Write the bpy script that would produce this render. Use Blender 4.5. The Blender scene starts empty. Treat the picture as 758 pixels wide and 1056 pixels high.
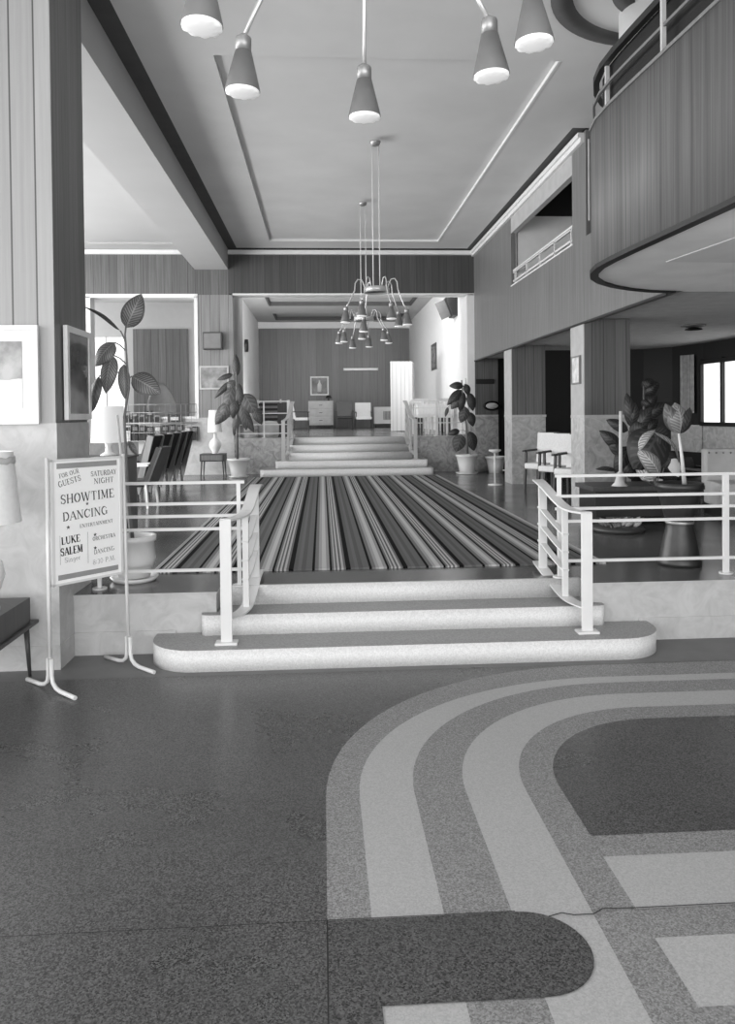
import bpy, bmesh, math, random
from mathutils import Vector, Matrix
random.seed(7)
D = bpy.data
COL = bpy.context.scene.collection
PI = math.pi
SC = bpy.context.scene

# ------------------------------------------------------------------ camera
CZ, FPX, YAW, PITCH, ROLL = 1.76, 790.0, 0.0594, 0.015, 0.010
def cam_axes():
    cy, s = math.cos(YAW), math.sin(YAW)
    fw = Vector((s, cy, 0)); rt = Vector((cy, -s, 0)); up = Vector((0, 0, 1))
    fw2 = fw*math.cos(PITCH) - up*math.sin(PITCH); up2 = up*math.cos(PITCH) + fw*math.sin(PITCH)
    rt3 = rt*math.cos(ROLL) - up2*math.sin(ROLL); up3 = up2*math.cos(ROLL) + rt*math.sin(ROLL)
    return rt3, up3, fw2
RT, UP, FW = cam_axes()
cd = D.cameras.new('camera'); cam = D.objects.new('camera', cd); COL.objects.link(cam)
cam.matrix_world = Matrix(((RT.x, UP.x, -FW.x, 0), (RT.y, UP.y, -FW.y, 0), (RT.z, UP.z, -FW.z, CZ), (0, 0, 0, 1)))
cd.sensor_fit = 'VERTICAL'; cd.sensor_height = 120.0; cd.lens = FPX/1056*120.0
cd.shift_x = 0.0; cd.shift_y = -89.0/1056
cd.clip_start = 0.05; cd.clip_end = 200
SC.camera = cam
def at(px, py, Y):
    """point of the place that stands Y metres into the hall"""
    d = RT*((px-379)/FPX) + UP*(-(py-439)/FPX) + FW
    t = Y/d.y
    return Vector((d.x*t, Y, CZ+d.z*t))
# ------------------------------------------------------------------ world and light
SC.view_settings.view_transform = 'Standard'; SC.view_settings.look = 'None'
SC.view_settings.gamma = 1.0; SC.view_settings.use_curve_mapping = False
SC.view_settings.exposure = 0.0
SC.cycles.use_denoising = True
SC.cycles.max_bounces = 10; SC.cycles.diffuse_bounces = 6
w = D.worlds.new('sky'); SC.world = w; w.use_nodes = True
w.node_tree.nodes['Background'].inputs[0].default_value = (1, 1, 1, 1)
w.node_tree.nodes['Background'].inputs[1].default_value = 1.6
def area(name, loc, target, sx, sy, power, spread=180):
    l = D.lights.new(name, 'AREA'); l.shape = 'RECTANGLE'; l.size = sx; l.size_y = sy; l.energy = power
    l.spread = math.radians(spread)
    o = D.objects.new(name, l); COL.objects.link(o); o.location = loc
    o.rotation_euler = (Vector(target)-Vector(loc)).to_track_quat('-Z', 'Y').to_euler()
    return o
area('daylight_entrance_glazing', (-0.2, -3.9, 1.9), (0.2, 5, 3.2), 7.6, 3.4, 330)
area('daylight_left_windows', (-7.3, 10.5, 2.6), (0, 10.5, 3.3), 11.5, 4.0, 850)
area('daylight_front_left_windows', (-7.3, 0.5, 2.2), (0, 1.5, 3.0), 6.5, 3.6, 300)
area('fill_upper_room', (0.6, 18.9, 5.1), (-0.8, 27, 2.4), 4.0, 1.6, 250)  # added fill lamp, hidden above the lintel, to brighten the upper room
area('uplight_upper_ceiling', (-2.3, 23.5, 2.2), (1.5, 24.5, 5.4), 5.0, 1.6, 230)  # added uplight for the upper ceiling; the wall here has no window
area('daylight_side_room', (-7.6, 19.6, 3.4), (-3, 19.8, 3.2), 3.6, 2.6, 80)
area('uplight_balcony_soffit', (5.6, -3.9, 1.2), (4.6, 5, 3.6), 4.2, 1.8, 135)  # added low uplight that brightens the balcony soffit, out of view
area('fill_upper_left_wall', (2.7, 18.4, 5.0), (-2.4, 24, 3.0), 1.0, .5, 70)  # added fill lamp for the upper room's left wall, hidden by the lintel

# ------------------------------------------------------------------ materials (the photograph is black and white)
def nodes(name):
    m = D.materials.new(name); m.use_nodes = True
    nt = m.node_tree; b = nt.nodes['Principled BSDF']
    return m, nt, b
def lin(v):
    v = v/255.0
    return v/12.92 if v <= 0.04045 else ((v+0.055)/1.055)**2.4
def g(v):
    l = lin(v); return (l, l, l, 1)
def plain(name, v, rough=0.5, metal=0.0, emit=0.0, bump=0.0, vary=0.08, scale=6.0):
    m, nt, b = nodes(name)
    n = nt.nodes.new('ShaderNodeTexNoise'); n.inputs['Scale'].default_value = scale; n.inputs['Detail'].default_value = 4
    tc = nt.nodes.new('ShaderNodeTexCoord'); nt.links.new(tc.outputs['Object'], n.inputs['Vector'])
    r = nt.nodes.new('ShaderNodeValToRGB')
    l = lin(v); a = max(0, l*(1-vary)); c = min(1, l*(1+vary))
    r.color_ramp.elements[0].position = .3; r.color_ramp.elements[0].color = (a, a, a, 1)
    r.color_ramp.elements[1].position = .7; r.color_ramp.elements[1].color = (c, c, c, 1)
    nt.links.new(n.outputs['Fac'], r.inputs['Fac']); nt.links.new(r.outputs['Color'], b.inputs['Base Color'])
    b.inputs['Roughness'].default_value = rough; b.inputs['Metallic'].default_value = metal
    if emit:
        b.inputs['Emission Color'].default_value = (1, 1, 1, 1); b.inputs['Emission Strength'].default_value = emit
    if bump:
        bp = nt.nodes.new('ShaderNodeBump'); bp.inputs['Strength'].default_value = bump; bp.inputs['Distance'].default_value = .01
        nt.links.new(n.outputs['Fac'], bp.inputs['Height']); nt.links.new(bp.outputs['Normal'], b.inputs['Normal'])
    return m
def math_n(nt, op, a, b=None, c=None):
    n = nt.nodes.new('ShaderNodeMath'); n.operation = op
    for i, x in enumerate((a, b, c)):
        if x is None: continue
        if isinstance(x, (int, float)): n.inputs[i].default_value = x
        else: nt.links.new(x, n.inputs[i])
    return n.outputs[0]
def wood(name, v, contrast=.35, plank=0.16, groove=.045, rough=.42, fine=34.0, offset=0.0, grain=.7):
    """vertical grain; dark joints between the planks when plank is set"""
    m, nt, b = nodes(name)
    tc = nt.nodes.new('ShaderNodeTexCoord'); sx = nt.nodes.new('ShaderNodeSeparateXYZ')
    nt.links.new(tc.outputs['Object'], sx.inputs[0])
    h = math_n(nt, 'ADD', sx.outputs[0], sx.outputs[1])
    cx = nt.nodes.new('ShaderNodeCombineXYZ')
    nt.links.new(math_n(nt, 'MULTIPLY', h, fine), cx.inputs[0]); nt.links.new(math_n(nt, 'MULTIPLY', sx.outputs[2], grain), cx.inputs[2])
    n = nt.nodes.new('ShaderNodeTexNoise'); n.inputs['Scale'].default_value = 1.0; n.inputs['Detail'].default_value = 7; n.inputs['Roughness'].default_value = .7
    nt.links.new(cx.outputs[0], n.inputs['Vector'])
    r = nt.nodes.new('ShaderNodeValToRGB'); l = lin(v)
    r.color_ramp.elements[0].position = .28; r.color_ramp.elements[1].position = .72
    a, c = l*(1-contrast), l*(1+contrast)
    r.color_ramp.elements[0].color = (a, a, a, 1); r.color_ramp.elements[1].color = (c, c, c, 1)
    nt.links.new(n.outputs['Fac'], r.inputs['Fac'])
    out = r.outputs['Color']
    if plank:
        q = math_n(nt, 'DIVIDE', math_n(nt, 'ADD', h, 50+offset), plank)
        fr = math_n(nt, 'FRACT', q); fl = math_n(nt, 'FLOOR', q)
        wn = nt.nodes.new('ShaderNodeTexWhiteNoise'); wn.noise_dimensions = '1D'; nt.links.new(fl, wn.inputs['W'])
        tone = math_n(nt, 'MULTIPLY_ADD', wn.outputs['Value'], .28, .86)
        line = math_n(nt, 'GREATER_THAN', fr, groove)
        k = math_n(nt, 'MULTIPLY', tone, math_n(nt, 'MULTIPLY_ADD', line, .75, .25))
        mx = nt.nodes.new('ShaderNodeMix'); mx.data_type = 'RGBA'; mx.blend_type = 'MULTIPLY'; mx.inputs['Factor'].default_value = 1
        nt.links.new(out, mx.inputs['A']); nt.links.new(k, mx.inputs['B']); out = mx.outputs['Result']
    nt.links.new(out, b.inputs['Base Color']); b.inputs['Roughness'].default_value = rough
    return m
def marble(name, v, contrast=.22, scale=3.0, rough=.35):
    m, nt, b = nodes(name)
    tc = nt.nodes.new('ShaderNodeTexCoord')
    n = nt.nodes.new('ShaderNodeTexNoise'); n.inputs['Scale'].default_value = scale; n.inputs['Detail'].default_value = 9
    n.inputs['Roughness'].default_value = .62; n.inputs['Distortion'].default_value = 1.2
    nt.links.new(tc.outputs['Object'], n.inputs['Vector'])
    r = nt.nodes.new('ShaderNodeValToRGB'); l = lin(v); a, c = l*(1-contrast), min(1, l*(1+contrast*.6))
    r.color_ramp.elements[0].position = .32; r.color_ramp.elements[1].position = .62
    r.color_ramp.elements[0].color = (a, a, a, 1); r.color_ramp.elements[1].color = (c, c, c, 1)
    nt.links.new(n.outputs['Fac'], r.inputs['Fac']); nt.links.new(r.outputs['Color'], b.inputs['Base Color'])
    b.inputs['Roughness'].default_value = rough
    return m
def terrazzo(name, v, contrast=.5, scale=150.0, rough=.3, cloud=.15):
    m, nt, b = nodes(name)
    tc = nt.nodes.new('ShaderNodeTexCoord')
    vo = nt.nodes.new('ShaderNodeTexVoronoi'); vo.inputs['Scale'].default_value = scale
    nt.links.new(tc.outputs['Object'], vo.inputs['Vector'])
    sp = nt.nodes.new('ShaderNodeSeparateColor'); nt.links.new(vo.outputs['Color'], sp.inputs[0])
    r = nt.nodes.new('ShaderNodeValToRGB'); l = lin(v)
    e = r.color_ramp.elements
    e[0].position = 0; e[0].color = (l*(1-contrast),)*3+(1,)
    e[1].position = 1; e[1].color = (min(1, l*(1+contrast)),)*3+(1,)
    nt.links.new(sp.outputs[0], r.inputs['Fac'])
    n = nt.nodes.new('ShaderNodeTexNoise'); n.inputs['Scale'].default_value = 1.3; n.inputs['Detail'].default_value = 5
    nt.links.new(tc.outputs['Object'], n.inputs['Vector'])
    k = math_n(nt, 'MULTIPLY_ADD', n.outputs['Fac'], 2*cloud, 1-cloud)
    mx = nt.nodes.new('ShaderNodeMix'); mx.data_type = 'RGBA'; mx.blend_type = 'MULTIPLY'; mx.inputs['Factor'].default_value = 1
    nt.links.new(r.outputs['Color'], mx.inputs['A']); nt.links.new(k, mx.inputs['B'])
    nt.links.new(mx.outputs['Result'], b.inputs['Base Color'])
    rr = math_n(nt, 'MULTIPLY_ADD', n.outputs['Fac'], .25, rough-.1)
    nt.links.new(rr, b.inputs['Roughness'])
    return m
def carpet_mat(name, x0, period):
    m, nt, b = nodes(name)
    tc = nt.nodes.new('ShaderNodeTexCoord'); sx = nt.nodes.new('ShaderNodeSeparateXYZ'); nt.links.new(tc.outputs['Object'], sx.inputs[0])
    fr = math_n(nt, 'FRACT', math_n(nt, 'DIVIDE', math_n(nt, 'ADD', sx.outputs[0], 20*period-x0), period))
    r = nt.nodes.new('ShaderNodeValToRGB'); r.color_ramp.interpolation = 'CONSTANT'
    st = [(0, 18), (.085, 98), (.16, 108), (.22, 92), (.30, 106), (.41, 14), (.455, 118), (.52, 160), (.58, 188), (.66, 150), (.715, 14),
          (.755, 112), (.79, 178), (.82, 100), (.85, 185), (.885, 96), (.92, 178), (.96, 110)]
    e = r.color_ramp.elements
    while len(e) < len(st): e.new(.5)
    for i, (p, v) in enumerate(st):
        e[i].position = p; e[i].color = g(v)
    nt.links.new(fr, r.inputs['Fac'])
    n = nt.nodes.new('ShaderNodeTexNoise'); n.inputs['Scale'].default_value = 220
    nt.links.new(tc.outputs['Object'], n.inputs['Vector'])
    k = math_n(nt, 'MULTIPLY_ADD', n.outputs['Fac'], .5, .75)
    mx = nt.nodes.new('ShaderNodeMix'); mx.data_type = 'RGBA'; mx.blend_type = 'MULTIPLY'; mx.inputs['Factor'].default_value = 1
    nt.links.new(r.outputs['Color'], mx.inputs['A']); nt.links.new(k, mx.inputs['B'])
    nt.links.new(mx.outputs['Result'], b.inputs['Base Color']); b.inputs['Roughness'].default_value = .95
    b.inputs['Specular IOR Level'].default_value = .1
    return m
def leaf_mat(name, v, light, bands=26.0):
    """ribbed leaf: pale ribs run out from the midrib (uv.x across, uv.y along)"""
    m, nt, b = nodes(name)
    uv = nt.nodes.new('ShaderNodeUVMap'); sx = nt.nodes.new('ShaderNodeSeparateXYZ'); nt.links.new(uv.outputs['UV'], sx.inputs[0])
    ax = math_n(nt, 'ABSOLUTE', math_n(nt, 'SUBTRACT', sx.outputs[0], .5))
    q = math_n(nt, 'MULTIPLY', math_n(nt, 'SUBTRACT', sx.outputs[1], math_n(nt, 'MULTIPLY', ax, .5)), bands)
    s = math_n(nt, 'SINE', math_n(nt, 'MULTIPLY', q, PI))
    rib = math_n(nt, 'MULTIPLY', math_n(nt, 'GREATER_THAN', s, .35), math_n(nt, 'LESS_THAN', ax, .40))
    mid = math_n(nt, 'LESS_THAN', ax, .03)
    f = math_n(nt, 'MAXIMUM', math_n(nt, 'MULTIPLY', rib, .8), mid)
    mx = nt.nodes.new('ShaderNodeMix'); mx.data_type = 'RGBA'
    nt.links.new(f, mx.inputs['Factor']); mx.inputs['A'].default_value = g(v); mx.inputs['B'].default_value = g(light)
    nt.links.new(mx.outputs['Result'], b.inputs['Base Color']); b.inputs['Roughness'].default_value = .4
    return m
def picture_mat(name, lo, hi, scale, split=None):
    m, nt, b = nodes(name)
    tc = nt.nodes.new('ShaderNodeTexCoord')
    n = nt.nodes.new('ShaderNodeTexNoise'); n.inputs['Scale'].default_value = scale; n.inputs['Detail'].default_value = 8
    nt.links.new(tc.outputs['Object'], n.inputs['Vector'])
    r = nt.nodes.new('ShaderNodeValToRGB'); r.color_ramp.elements[0].position = .35; r.color_ramp.elements[1].position = .65
    r.color_ramp.elements[0].color = g(lo); r.color_ramp.elements[1].color = g(hi)
    nt.links.new(n.outputs['Fac'], r.inputs['Fac']); out = r.outputs['Color']
    if split:
        z, v2 = split
        sx = nt.nodes.new('ShaderNodeSeparateXYZ'); nt.links.new(tc.outputs['Object'], sx.inputs[0])
        mx = nt.nodes.new('ShaderNodeMix'); mx.data_type = 'RGBA'
        zz = math_n(nt, 'ADD', sx.outputs[2], math_n(nt, 'MULTIPLY', n.outputs['Fac'], .06))
        nt.links.new(math_n(nt, 'LESS_THAN', zz, z), mx.inputs['Factor'])
        nt.links.new(out, mx.inputs['A']); mx.inputs['B'].default_value = g(v2); out = mx.outputs['Result']
    nt.links.new(out, b.inputs['Base Color']); b.inputs['Roughness'].default_value = .25
    return m

M = dict(
    ceiling=plain('ceiling_plaster', 216, .9, scale=1.2, vary=.05), side_ceiling=plain('pale_ceiling_plaster', 182, .9, scale=1.2, vary=.03),
    white=plain('white_paint', 228, .6, vary=.03), dark_band=plain('dark_ceiling_band', 84, .8),
    wall_wood=wood('hall_wood_veneer', 116, .42, plank=0), balcony_wood=wood('balcony_wood_veneer', 100, .55, plank=0, fine=46, grain=.4, rough=.62),
    far_wood=wood('far_wood_planks', 96, .45, plank=.17), head_wood=wood('dark_shaded_head_planks', 70, .35, plank=.17), rev_wood=wood('reveal_planks', 104, .3, plank=.3), warm_rail=plain('mid_cream_enamel', 176, .45, vary=.05), lit_shade=plain('glowing_lamp_fabric', 225, .9, emit=.32), pil_wood=wood('pilaster_planks', 134, .35, plank=.2, offset=.05),
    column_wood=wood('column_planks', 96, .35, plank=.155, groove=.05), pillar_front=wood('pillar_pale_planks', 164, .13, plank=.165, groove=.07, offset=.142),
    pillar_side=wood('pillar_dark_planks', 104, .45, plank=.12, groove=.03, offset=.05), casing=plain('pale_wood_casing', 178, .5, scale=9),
    marble=marble('pale_marble', 186, .16, 5.0, .5), marble_mid=marble('grey_marble', 180, .30, 7), marble_dark=marble('dark_marble', 92, .3, 6), marble_rough=marble('mottled_marble', 160, .42, 7),
    riser=terrazzo('pale_step_terrazzo', 220, .10, 130, .5, .04), tread=terrazzo('grey_tread_terrazzo', 150, .22, 130, .4, .05),
    fl_dark=terrazzo('charcoal_terrazzo', 77, .75, 190, .27, .34), fl_darker=terrazzo('black_speckled_terrazzo', 74, .8, 180, .45, .08),
    fl_mid=terrazzo('grey_terrazzo', 132, .42, 190, .45, .05), fl_light=terrazzo('pale_terrazzo', 170, .12, 190, .45, .04),
    landing=terrazzo('dark_polished_landing', 92, .18, 60, .17, .25), divider=plain('dark_divider', 40, .6), gutter=plain('grey_margin', 112, .5),
    rail=plain('cream_enamel', 222, .35, vary=.03), black=plain('black_paint', 26, .45), dark=plain('dark_paint_and_shade', 16, .7),
    black_leather=plain('black_leather', 30, .38, scale=14, vary=.3), chrome=plain('chrome', 190, .22, 1.0), dull_metal=plain('spun_metal', 158, .38, .55),
    nickel=plain('nickel_finish', 200, .3, .35), hub_soft=plain('header_plaster', 176, .8), shade_grey=plain('grey_lamp_metal', 124, .42, .25), glow=plain('opal_glass', 240, .5, emit=.30), white_fabric=plain('white_fabric', 226, .9, scale=40, vary=.06),
    lamp_shade=plain('pale_lamp_fabric', 246, .9, scale=30, vary=.04), ceramic=plain('white_ceramic', 232, .25, vary=.03), soil=plain('dark_soil', 48, 1, scale=50, vary=.4),
    dark_wood=wood('dark_furniture_wood', 66, .3, plank=0, fine=20), mid_wood=wood('mid_furniture_wood', 120, .3, plank=0, fine=20),
    urn=plain('dark_glazed_urn', 66, .40, .5, scale=20), sign=plain('sign_board_white', 250, .6, vary=.02), ink=plain('sign_ink', 66, .7), sign_band=plain('sign_grey_band', 150, .7),
    stem=plain('plant_stem', 110, .6, scale=20), pale_stem=plain('pale_cane', 205, .6), leaf_a=leaf_mat('ribbed_leaf', 72, 128, 24),
    leaf_b=leaf_mat('dark_leaf', 42, 72, 14), leaf_c=leaf_mat('mid_leaf', 68, 98, 10), leaf_pale=leaf_mat('variegated_leaf', 130, 205, 18), leaf_round=leaf_mat('round_grey_leaf', 104, 150, 20),
    carpet=carpet_mat('striped_carpet', -0.294, .483), pane=plain('bright_curtained_glass', 240, .8, emit=.95), curtain=plain('grey_curtain', 150, .9, scale=12, vary=.2),
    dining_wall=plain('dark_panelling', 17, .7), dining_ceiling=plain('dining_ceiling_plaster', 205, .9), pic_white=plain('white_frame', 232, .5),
    pic_a=picture_mat('faded_print', 140, 190, 7, (.0, 222)), pic_b=picture_mat('dark_print', 40, 120, 2.2), pic_c=picture_mat('pale_print', 190, 235, 9),
    pic_d=picture_mat('landscape_print', 110, 165, 5), pic_e=picture_mat('dim_print', 90, 150, 6), stone=plain('rough_stone', 150, .9, scale=12, vary=.3, bump=.4),
    screen=wood('pale_screen_panels', 206, .08, plank=.12, groove=.06), beige=plain('buttoned_beige', 190, .8), back_wood=wood('back_room_wood', 112, .25, plank=.3, groove=.02),
    soffit=plain('balcony_soffit', 244, .85, scale=2), upwall=plain('upper_room_white_wall', 226, .8, vary=.02), column_side=plain('column_side_veneer', 178, .5, scale=7, vary=.08),
    mag1=plain('dark_leaflet', 26, .6, scale=30, vary=.6), mag2=plain('pale_leaflet', 200, .6, scale=30, vary=.3), mag3=plain('grey_leaflet', 120, .6, scale=30, vary=.5),
)

# ------------------------------------------------------------------ builders
class MB:
    def __init__(s): s.bm = bmesh.new(); s.mats = []; s.uv = None
    def mi(s, m):
        if m is None: return 0
        if m not in s.mats: s.mats.append(m)
        return s.mats.index(m)
    def face(s, vs, m=None, smooth=False):
        try: f = s.bm.faces.new(vs)
        except ValueError: return None
        f.material_index = s.mi(m); f.smooth = smooth; return f
    def box(s, x0, x1, y0, y1, z0, z1, m=None, bev=0.0, top=None):
        v = [s.bm.verts.new(p) for p in ((x0, y0, z0), (x1, y0, z0), (x1, y1, z0), (x0, y1, z0), (x0, y0, z1), (x1, y0, z1), (x1, y1, z1), (x0, y1, z1))]
        fs = []
        for k, idx in enumerate(((0, 3, 2, 1), (4, 5, 6, 7), (0, 1, 5, 4), (1, 2, 6, 5), (2, 3, 7, 6), (3, 0, 4, 7))):
            fs.append(s.face([v[i] for i in idx], top if (k == 1 and top) else m))
        if bev:
            es = list({e for f in fs for e in f.edges})
            bmesh.ops.bevel(s.bm, geom=es, offset=bev, segments=2, affect='EDGES', profile=.5)
        return s
    def bar(s, p, q, w, t=None, m=None, up=(0, 0, 1)):
        """straight bar of section w x t between two points"""
        t = t or w; p = Vector(p); q = Vector(q); d = (q-p).normalized(); u = Vector(up)
        if abs(d.dot(u)) > .95: u = Vector((0, 1, 0))
        a = d.cross(u).normalized(); b = a.cross(d).normalized()
        v = []
        for c in (p, q):
            for i, j in ((-1, -1), (1, -1), (1, 1), (-1, 1)): v.append(s.bm.verts.new(c+a*(i*w/2)+b*(j*t/2)))
        for idx in ((0, 1, 2, 3), (7, 6, 5, 4), (0, 4, 5, 1), (1, 5, 6, 2), (2, 6, 7, 3), (3, 7, 4, 0)): s.face([v[i] for i in idx], m)
        return s
    def tube(s, pts, r, m=None, n=8, r2=None):
        pts = [Vector(p) for p in pts]; rings = []; L = len(pts); ref = None
        for i, p in enumerate(pts):
            d = (pts[min(i+1, L-1)]-pts[max(i-1, 0)]).normalized()
            if ref is None:
                ref = Vector((0, 0, 1)) if abs(d.z) < .9 else Vector((1, 0, 0))
            a = d.cross(ref).normalized(); b = a.cross(d).normalized(); ref = b
            rr = r if r2 is None else r+(r2-r)*i/(L-1)
            rings.append([s.bm.verts.new(p+(a*math.cos(2*PI*k/n)+b*math.sin(2*PI*k/n))*rr) for k in range(n)])
        for i in range(L-1):
            for k in range(n): s.face([rings[i][k], rings[i][(k+1) % n], rings[i+1][(k+1) % n], rings[i+1][k]], m, True)
        s.face(rings[0][::-1], m); s.face(rings[-1], m)
        return s
    def lathe(s, prof, c=(0, 0, 0), m=None, n=28, cap=True, wob=None, axis=None):
        """prof: list of (radius, height)"""
        c = Vector(c); R = Matrix.Identity(3) if axis is None else Vector((0, 0, 1)).rotation_difference(Vector(axis)).to_matrix()
        rings = []
        for j, (r, z) in enumerate(prof):
            ring = []
            for k in range(n):
                a = 2*PI*k/n; dz = wob(j, a) if wob else 0
                ring.append(s.bm.verts.new(c+R @ Vector((r*math.cos(a), r*math.sin(a), z+dz))))
            rings.append(ring)
        for j in range(len(prof)-1):
            for k in range(n): s.face([rings[j][k], rings[j][(k+1) % n], rings[j+1][(k+1) % n], rings[j+1][k]], m, True)
        if cap:
            s.face(rings[0][::-1], m); s.face(rings[-1], m)
        return s
    def prism(s, poly, z0, z1, m=None, top=None, bottom=None, smooth=False):
        lo = [s.bm.verts.new((x, y, z0)) for x, y in poly]; hi = [s.bm.verts.new((x, y, z1)) for x, y in poly]
        n = len(poly); s.face(lo[::-1], bottom or m); s.face(hi, top or m)
        for i in range(n): s.face([lo[i], lo[(i+1) % n], hi[(i+1) % n], hi[i]], m, smooth)
        return s
    def poly(s, pts, m=None):
        s.face([s.bm.verts.new(p) for p in pts], m); return s
    def ribbon(s, pts, w, t, m=None, side=None):
        """flat band along pts, w wide across 'side', t thick"""
        pts = [Vector(p) for p in pts]; rows = []; L = len(pts)
        for i, p in enumerate(pts):
            d = (pts[min(i+1, L-1)]-pts[max(i-1, 0)]).normalized()
            a = (Vector((-d.y, d.x, 0)).normalized() if side is None else Vector(side).normalized())
            b = a.cross(d).normalized()
            rows.append([s.bm.verts.new(p+a*(i1*w/2)+b*(j1*t/2)) for i1, j1 in ((-1, -1), (1, -1), (1, 1), (-1, 1))])
        for i in range(L-1):
            for k in range(4): s.face([rows[i][k], rows[i][(k+1) % 4], rows[i+1][(k+1) % 4], rows[i+1][k]], m)
        s.face(rows[0][::-1], m); s.face(rows[-1], m)
        return s
    def leaf(s, base, tip, width, sag=0.0, fold=.25, normal=None, m=None, wmax=.42, n=10, point=.75):
        """curved leaf blade with uv, from base to tip"""
        if s.uv is None: s.uv = s.bm.loops.layers.uv.new('UVMap')
        base = Vector(base); tip = Vector(tip); d = tip-base; L = d.length; dn = d.normalized()
        nrm = Vector(normal if normal else (0, -1, .25)); nrm = (nrm-dn*nrm.dot(dn)).normalized()
        a = dn.cross(nrm).normalized(); rows = []; cols = (-1, -.5, 0, .5, 1)
        for i in range(n+1):
            t = i/n
            ww = width*.5*max(.01, (math.sin(PI*min(1, t**(math.log(.5)/math.log(wmax))))) ** point)
            c = base+d*t+nrm*(math.sin(PI*t)*sag)
            rows.append([s.bm.verts.new(c+a*(k*ww)-nrm*(abs(k)**1.5*ww*fold)) for k in cols])
        for i in range(n):
            for k in range(4):
                f = s.face([rows[i][k], rows[i][k+1], rows[i+1][k+1], rows[i+1][k]], m, True)
                if f:
                    for lp, (uu, vv) in zip(f.loops, ((k/4, i/n), ((k+1)/4, i/n), ((k+1)/4, (i+1)/n), (k/4, (i+1)/n))): lp[s.uv].uv = (uu, vv)
        return s
    def build(s, name, parent=None, m=None, loc=None, normals=True):
        if normals: bmesh.ops.recalc_face_normals(s.bm, faces=s.bm.faces)
        me = D.meshes.new(name); s.bm.to_mesh(me); s.bm.free()
        if m is not None and not s.mats: s.mats = [m]
        for x in s.mats: me.materials.append(x)
        o = D.objects.new(name, me); COL.objects.link(o)
        if parent: o.parent = parent
        if loc: o.location = loc
        return o
def mb(): return MB()
def struct(o): o['kind'] = 'structure'; return o
def tag(o, label, cat, group=None, kind=None):
    o['label'] = label; o['category'] = cat
    if group: o['group'] = group
    if kind: o['kind'] = kind
    return o
def thing(name, label, cat, loc=(0, 0, 0), rz=0.0, group=None):
    o = D.objects.new(name, None); COL.objects.link(o); o.empty_display_size = .1
    o.location = loc; o.rotation_euler = (0, 0, rz)
    return tag(o, label, cat, group)
def dup(root, loc, rz, label, group=None):
    r = root.copy(); COL.objects.link(r); r.location = loc; r.rotation_euler = (0, 0, rz); r['label'] = label
    if group: r['group'] = group
    for ch in [c for c in D.objects if c.parent == root]:
        c = ch.copy(); COL.objects.link(c); c.parent = r
        for gch in [d for d in D.objects if d.parent == ch]:
            d = gch.copy(); COL.objects.link(d); d.parent = c
    return r
def sbox(name, x0, x1, y0, y1, z0, z1, m): return struct(mb().box(x0, x1, y0, y1, z0, z1, m).build(name))
def ell(cx, cy, rx, ry, a0, a1, n=24):
    return [(cx+rx*math.cos(math.radians(a0+(a1-a0)*i/n)), cy+ry*math.sin(math.radians(a0+(a1-a0)*i/n))) for i in range(n+1)]

LZ, UZ, CE = .45, 1.25, 5.46          # landing, upper room floor, main ceiling
XL, XR, YW = -2.04, 3.47, 17.2        # beam face, right wall, far wall
# ------------------------------------------------------------------ lobby floor with its terrazzo pattern
f = mb(); f.box(-7.4, 7.4, -4.2, 5.3, -.2, 0, M['fl_dark'])
f.box(-7.4, 7.4, 5.3, 17.6, -.2, -.001, M['fl_dark'])
z = .0006
def flat(pts, m):
    global z
    f.poly([(x, y, z) for x, y in pts], m); z += .0004
XE = 5.4
flat([(-7.3, 5.22), (7.3, 5.22), (7.3, 5.75), (-7.3, 5.75)], M['gutter'])
flat([(0, -2)]+[(0, 3.5)]+ell(1.85, 3.5, 1.85, 1.70, 180, 90)+[(XE, 5.20), (XE, -2)], M['fl_mid'])
flat([(.155, -2)]+ell(1.85, 3.5, 1.695, 1.46, 180, 90)+[(XE, 4.96), (XE, -2)], M['fl_light'])
flat([(.41, -2)]+ell(1.85, 3.5, 1.44, 1.35, 180, 90)+[(XE, 4.85), (XE, -2)], M['fl_mid'])
flat([(.65, -2)]+ell(1.85, 3.5, 1.20, 1.15, 180, 90)+[(XE, 4.65), (XE, -2)], M['fl_light'])
flat([(.93, -2)]+ell(1.85, 3.5, .92, .93, 180, 90)+[(XE, 4.43), (XE, -2)], M['fl_mid'])
flat([(1.095, 3.09)]+ell(1.85, 3.5, .755, .76, 180, 90)+[(XE, 4.26), (XE, 3.09)], M['fl_dark'])
flat([(1.09, 2.62), (1.09, 2.94), (XE, 2.94), (XE, 2.62)], M['fl_light'])
flat([(1.09, 2.17), (1.09, 2.47), (XE, 2.47), (XE, 2.17)], M['fl_light'])
flat([(.0, 2.24), (.0, -2), (.16, -2), (.16, 2.24)], M['fl_darker'])
flat([(0, 2.24)]+ell(.665, 2.4375, .195, .1975, -90, 90, 20)+[(0, 2.635)], M['fl_darker'])
def seam(pts, w=.004):
    for a, b in zip(pts[:-1], pts[1:]):
        a = Vector(a); b = Vector(b); n = Vector((-(b-a).y, (b-a).x)).normalized()*w/2
        flat([a-n, b-n, b+n, a+n], M['divider'])
seam([(-7, 2.63), (0, 2.637)], .003); seam([(0, -2), (0, 2.64)], .005)
seam([(0, 2.637), (.66, 2.637)], .004); seam([(.77, 2.60), (.82, 2.615), (.86, 2.60), (.93, 2.60), (.97, 2.625), (1.09, 2.62), (XE, 2.62)], .005)
struct(f.build('floor', normals=False))
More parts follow.
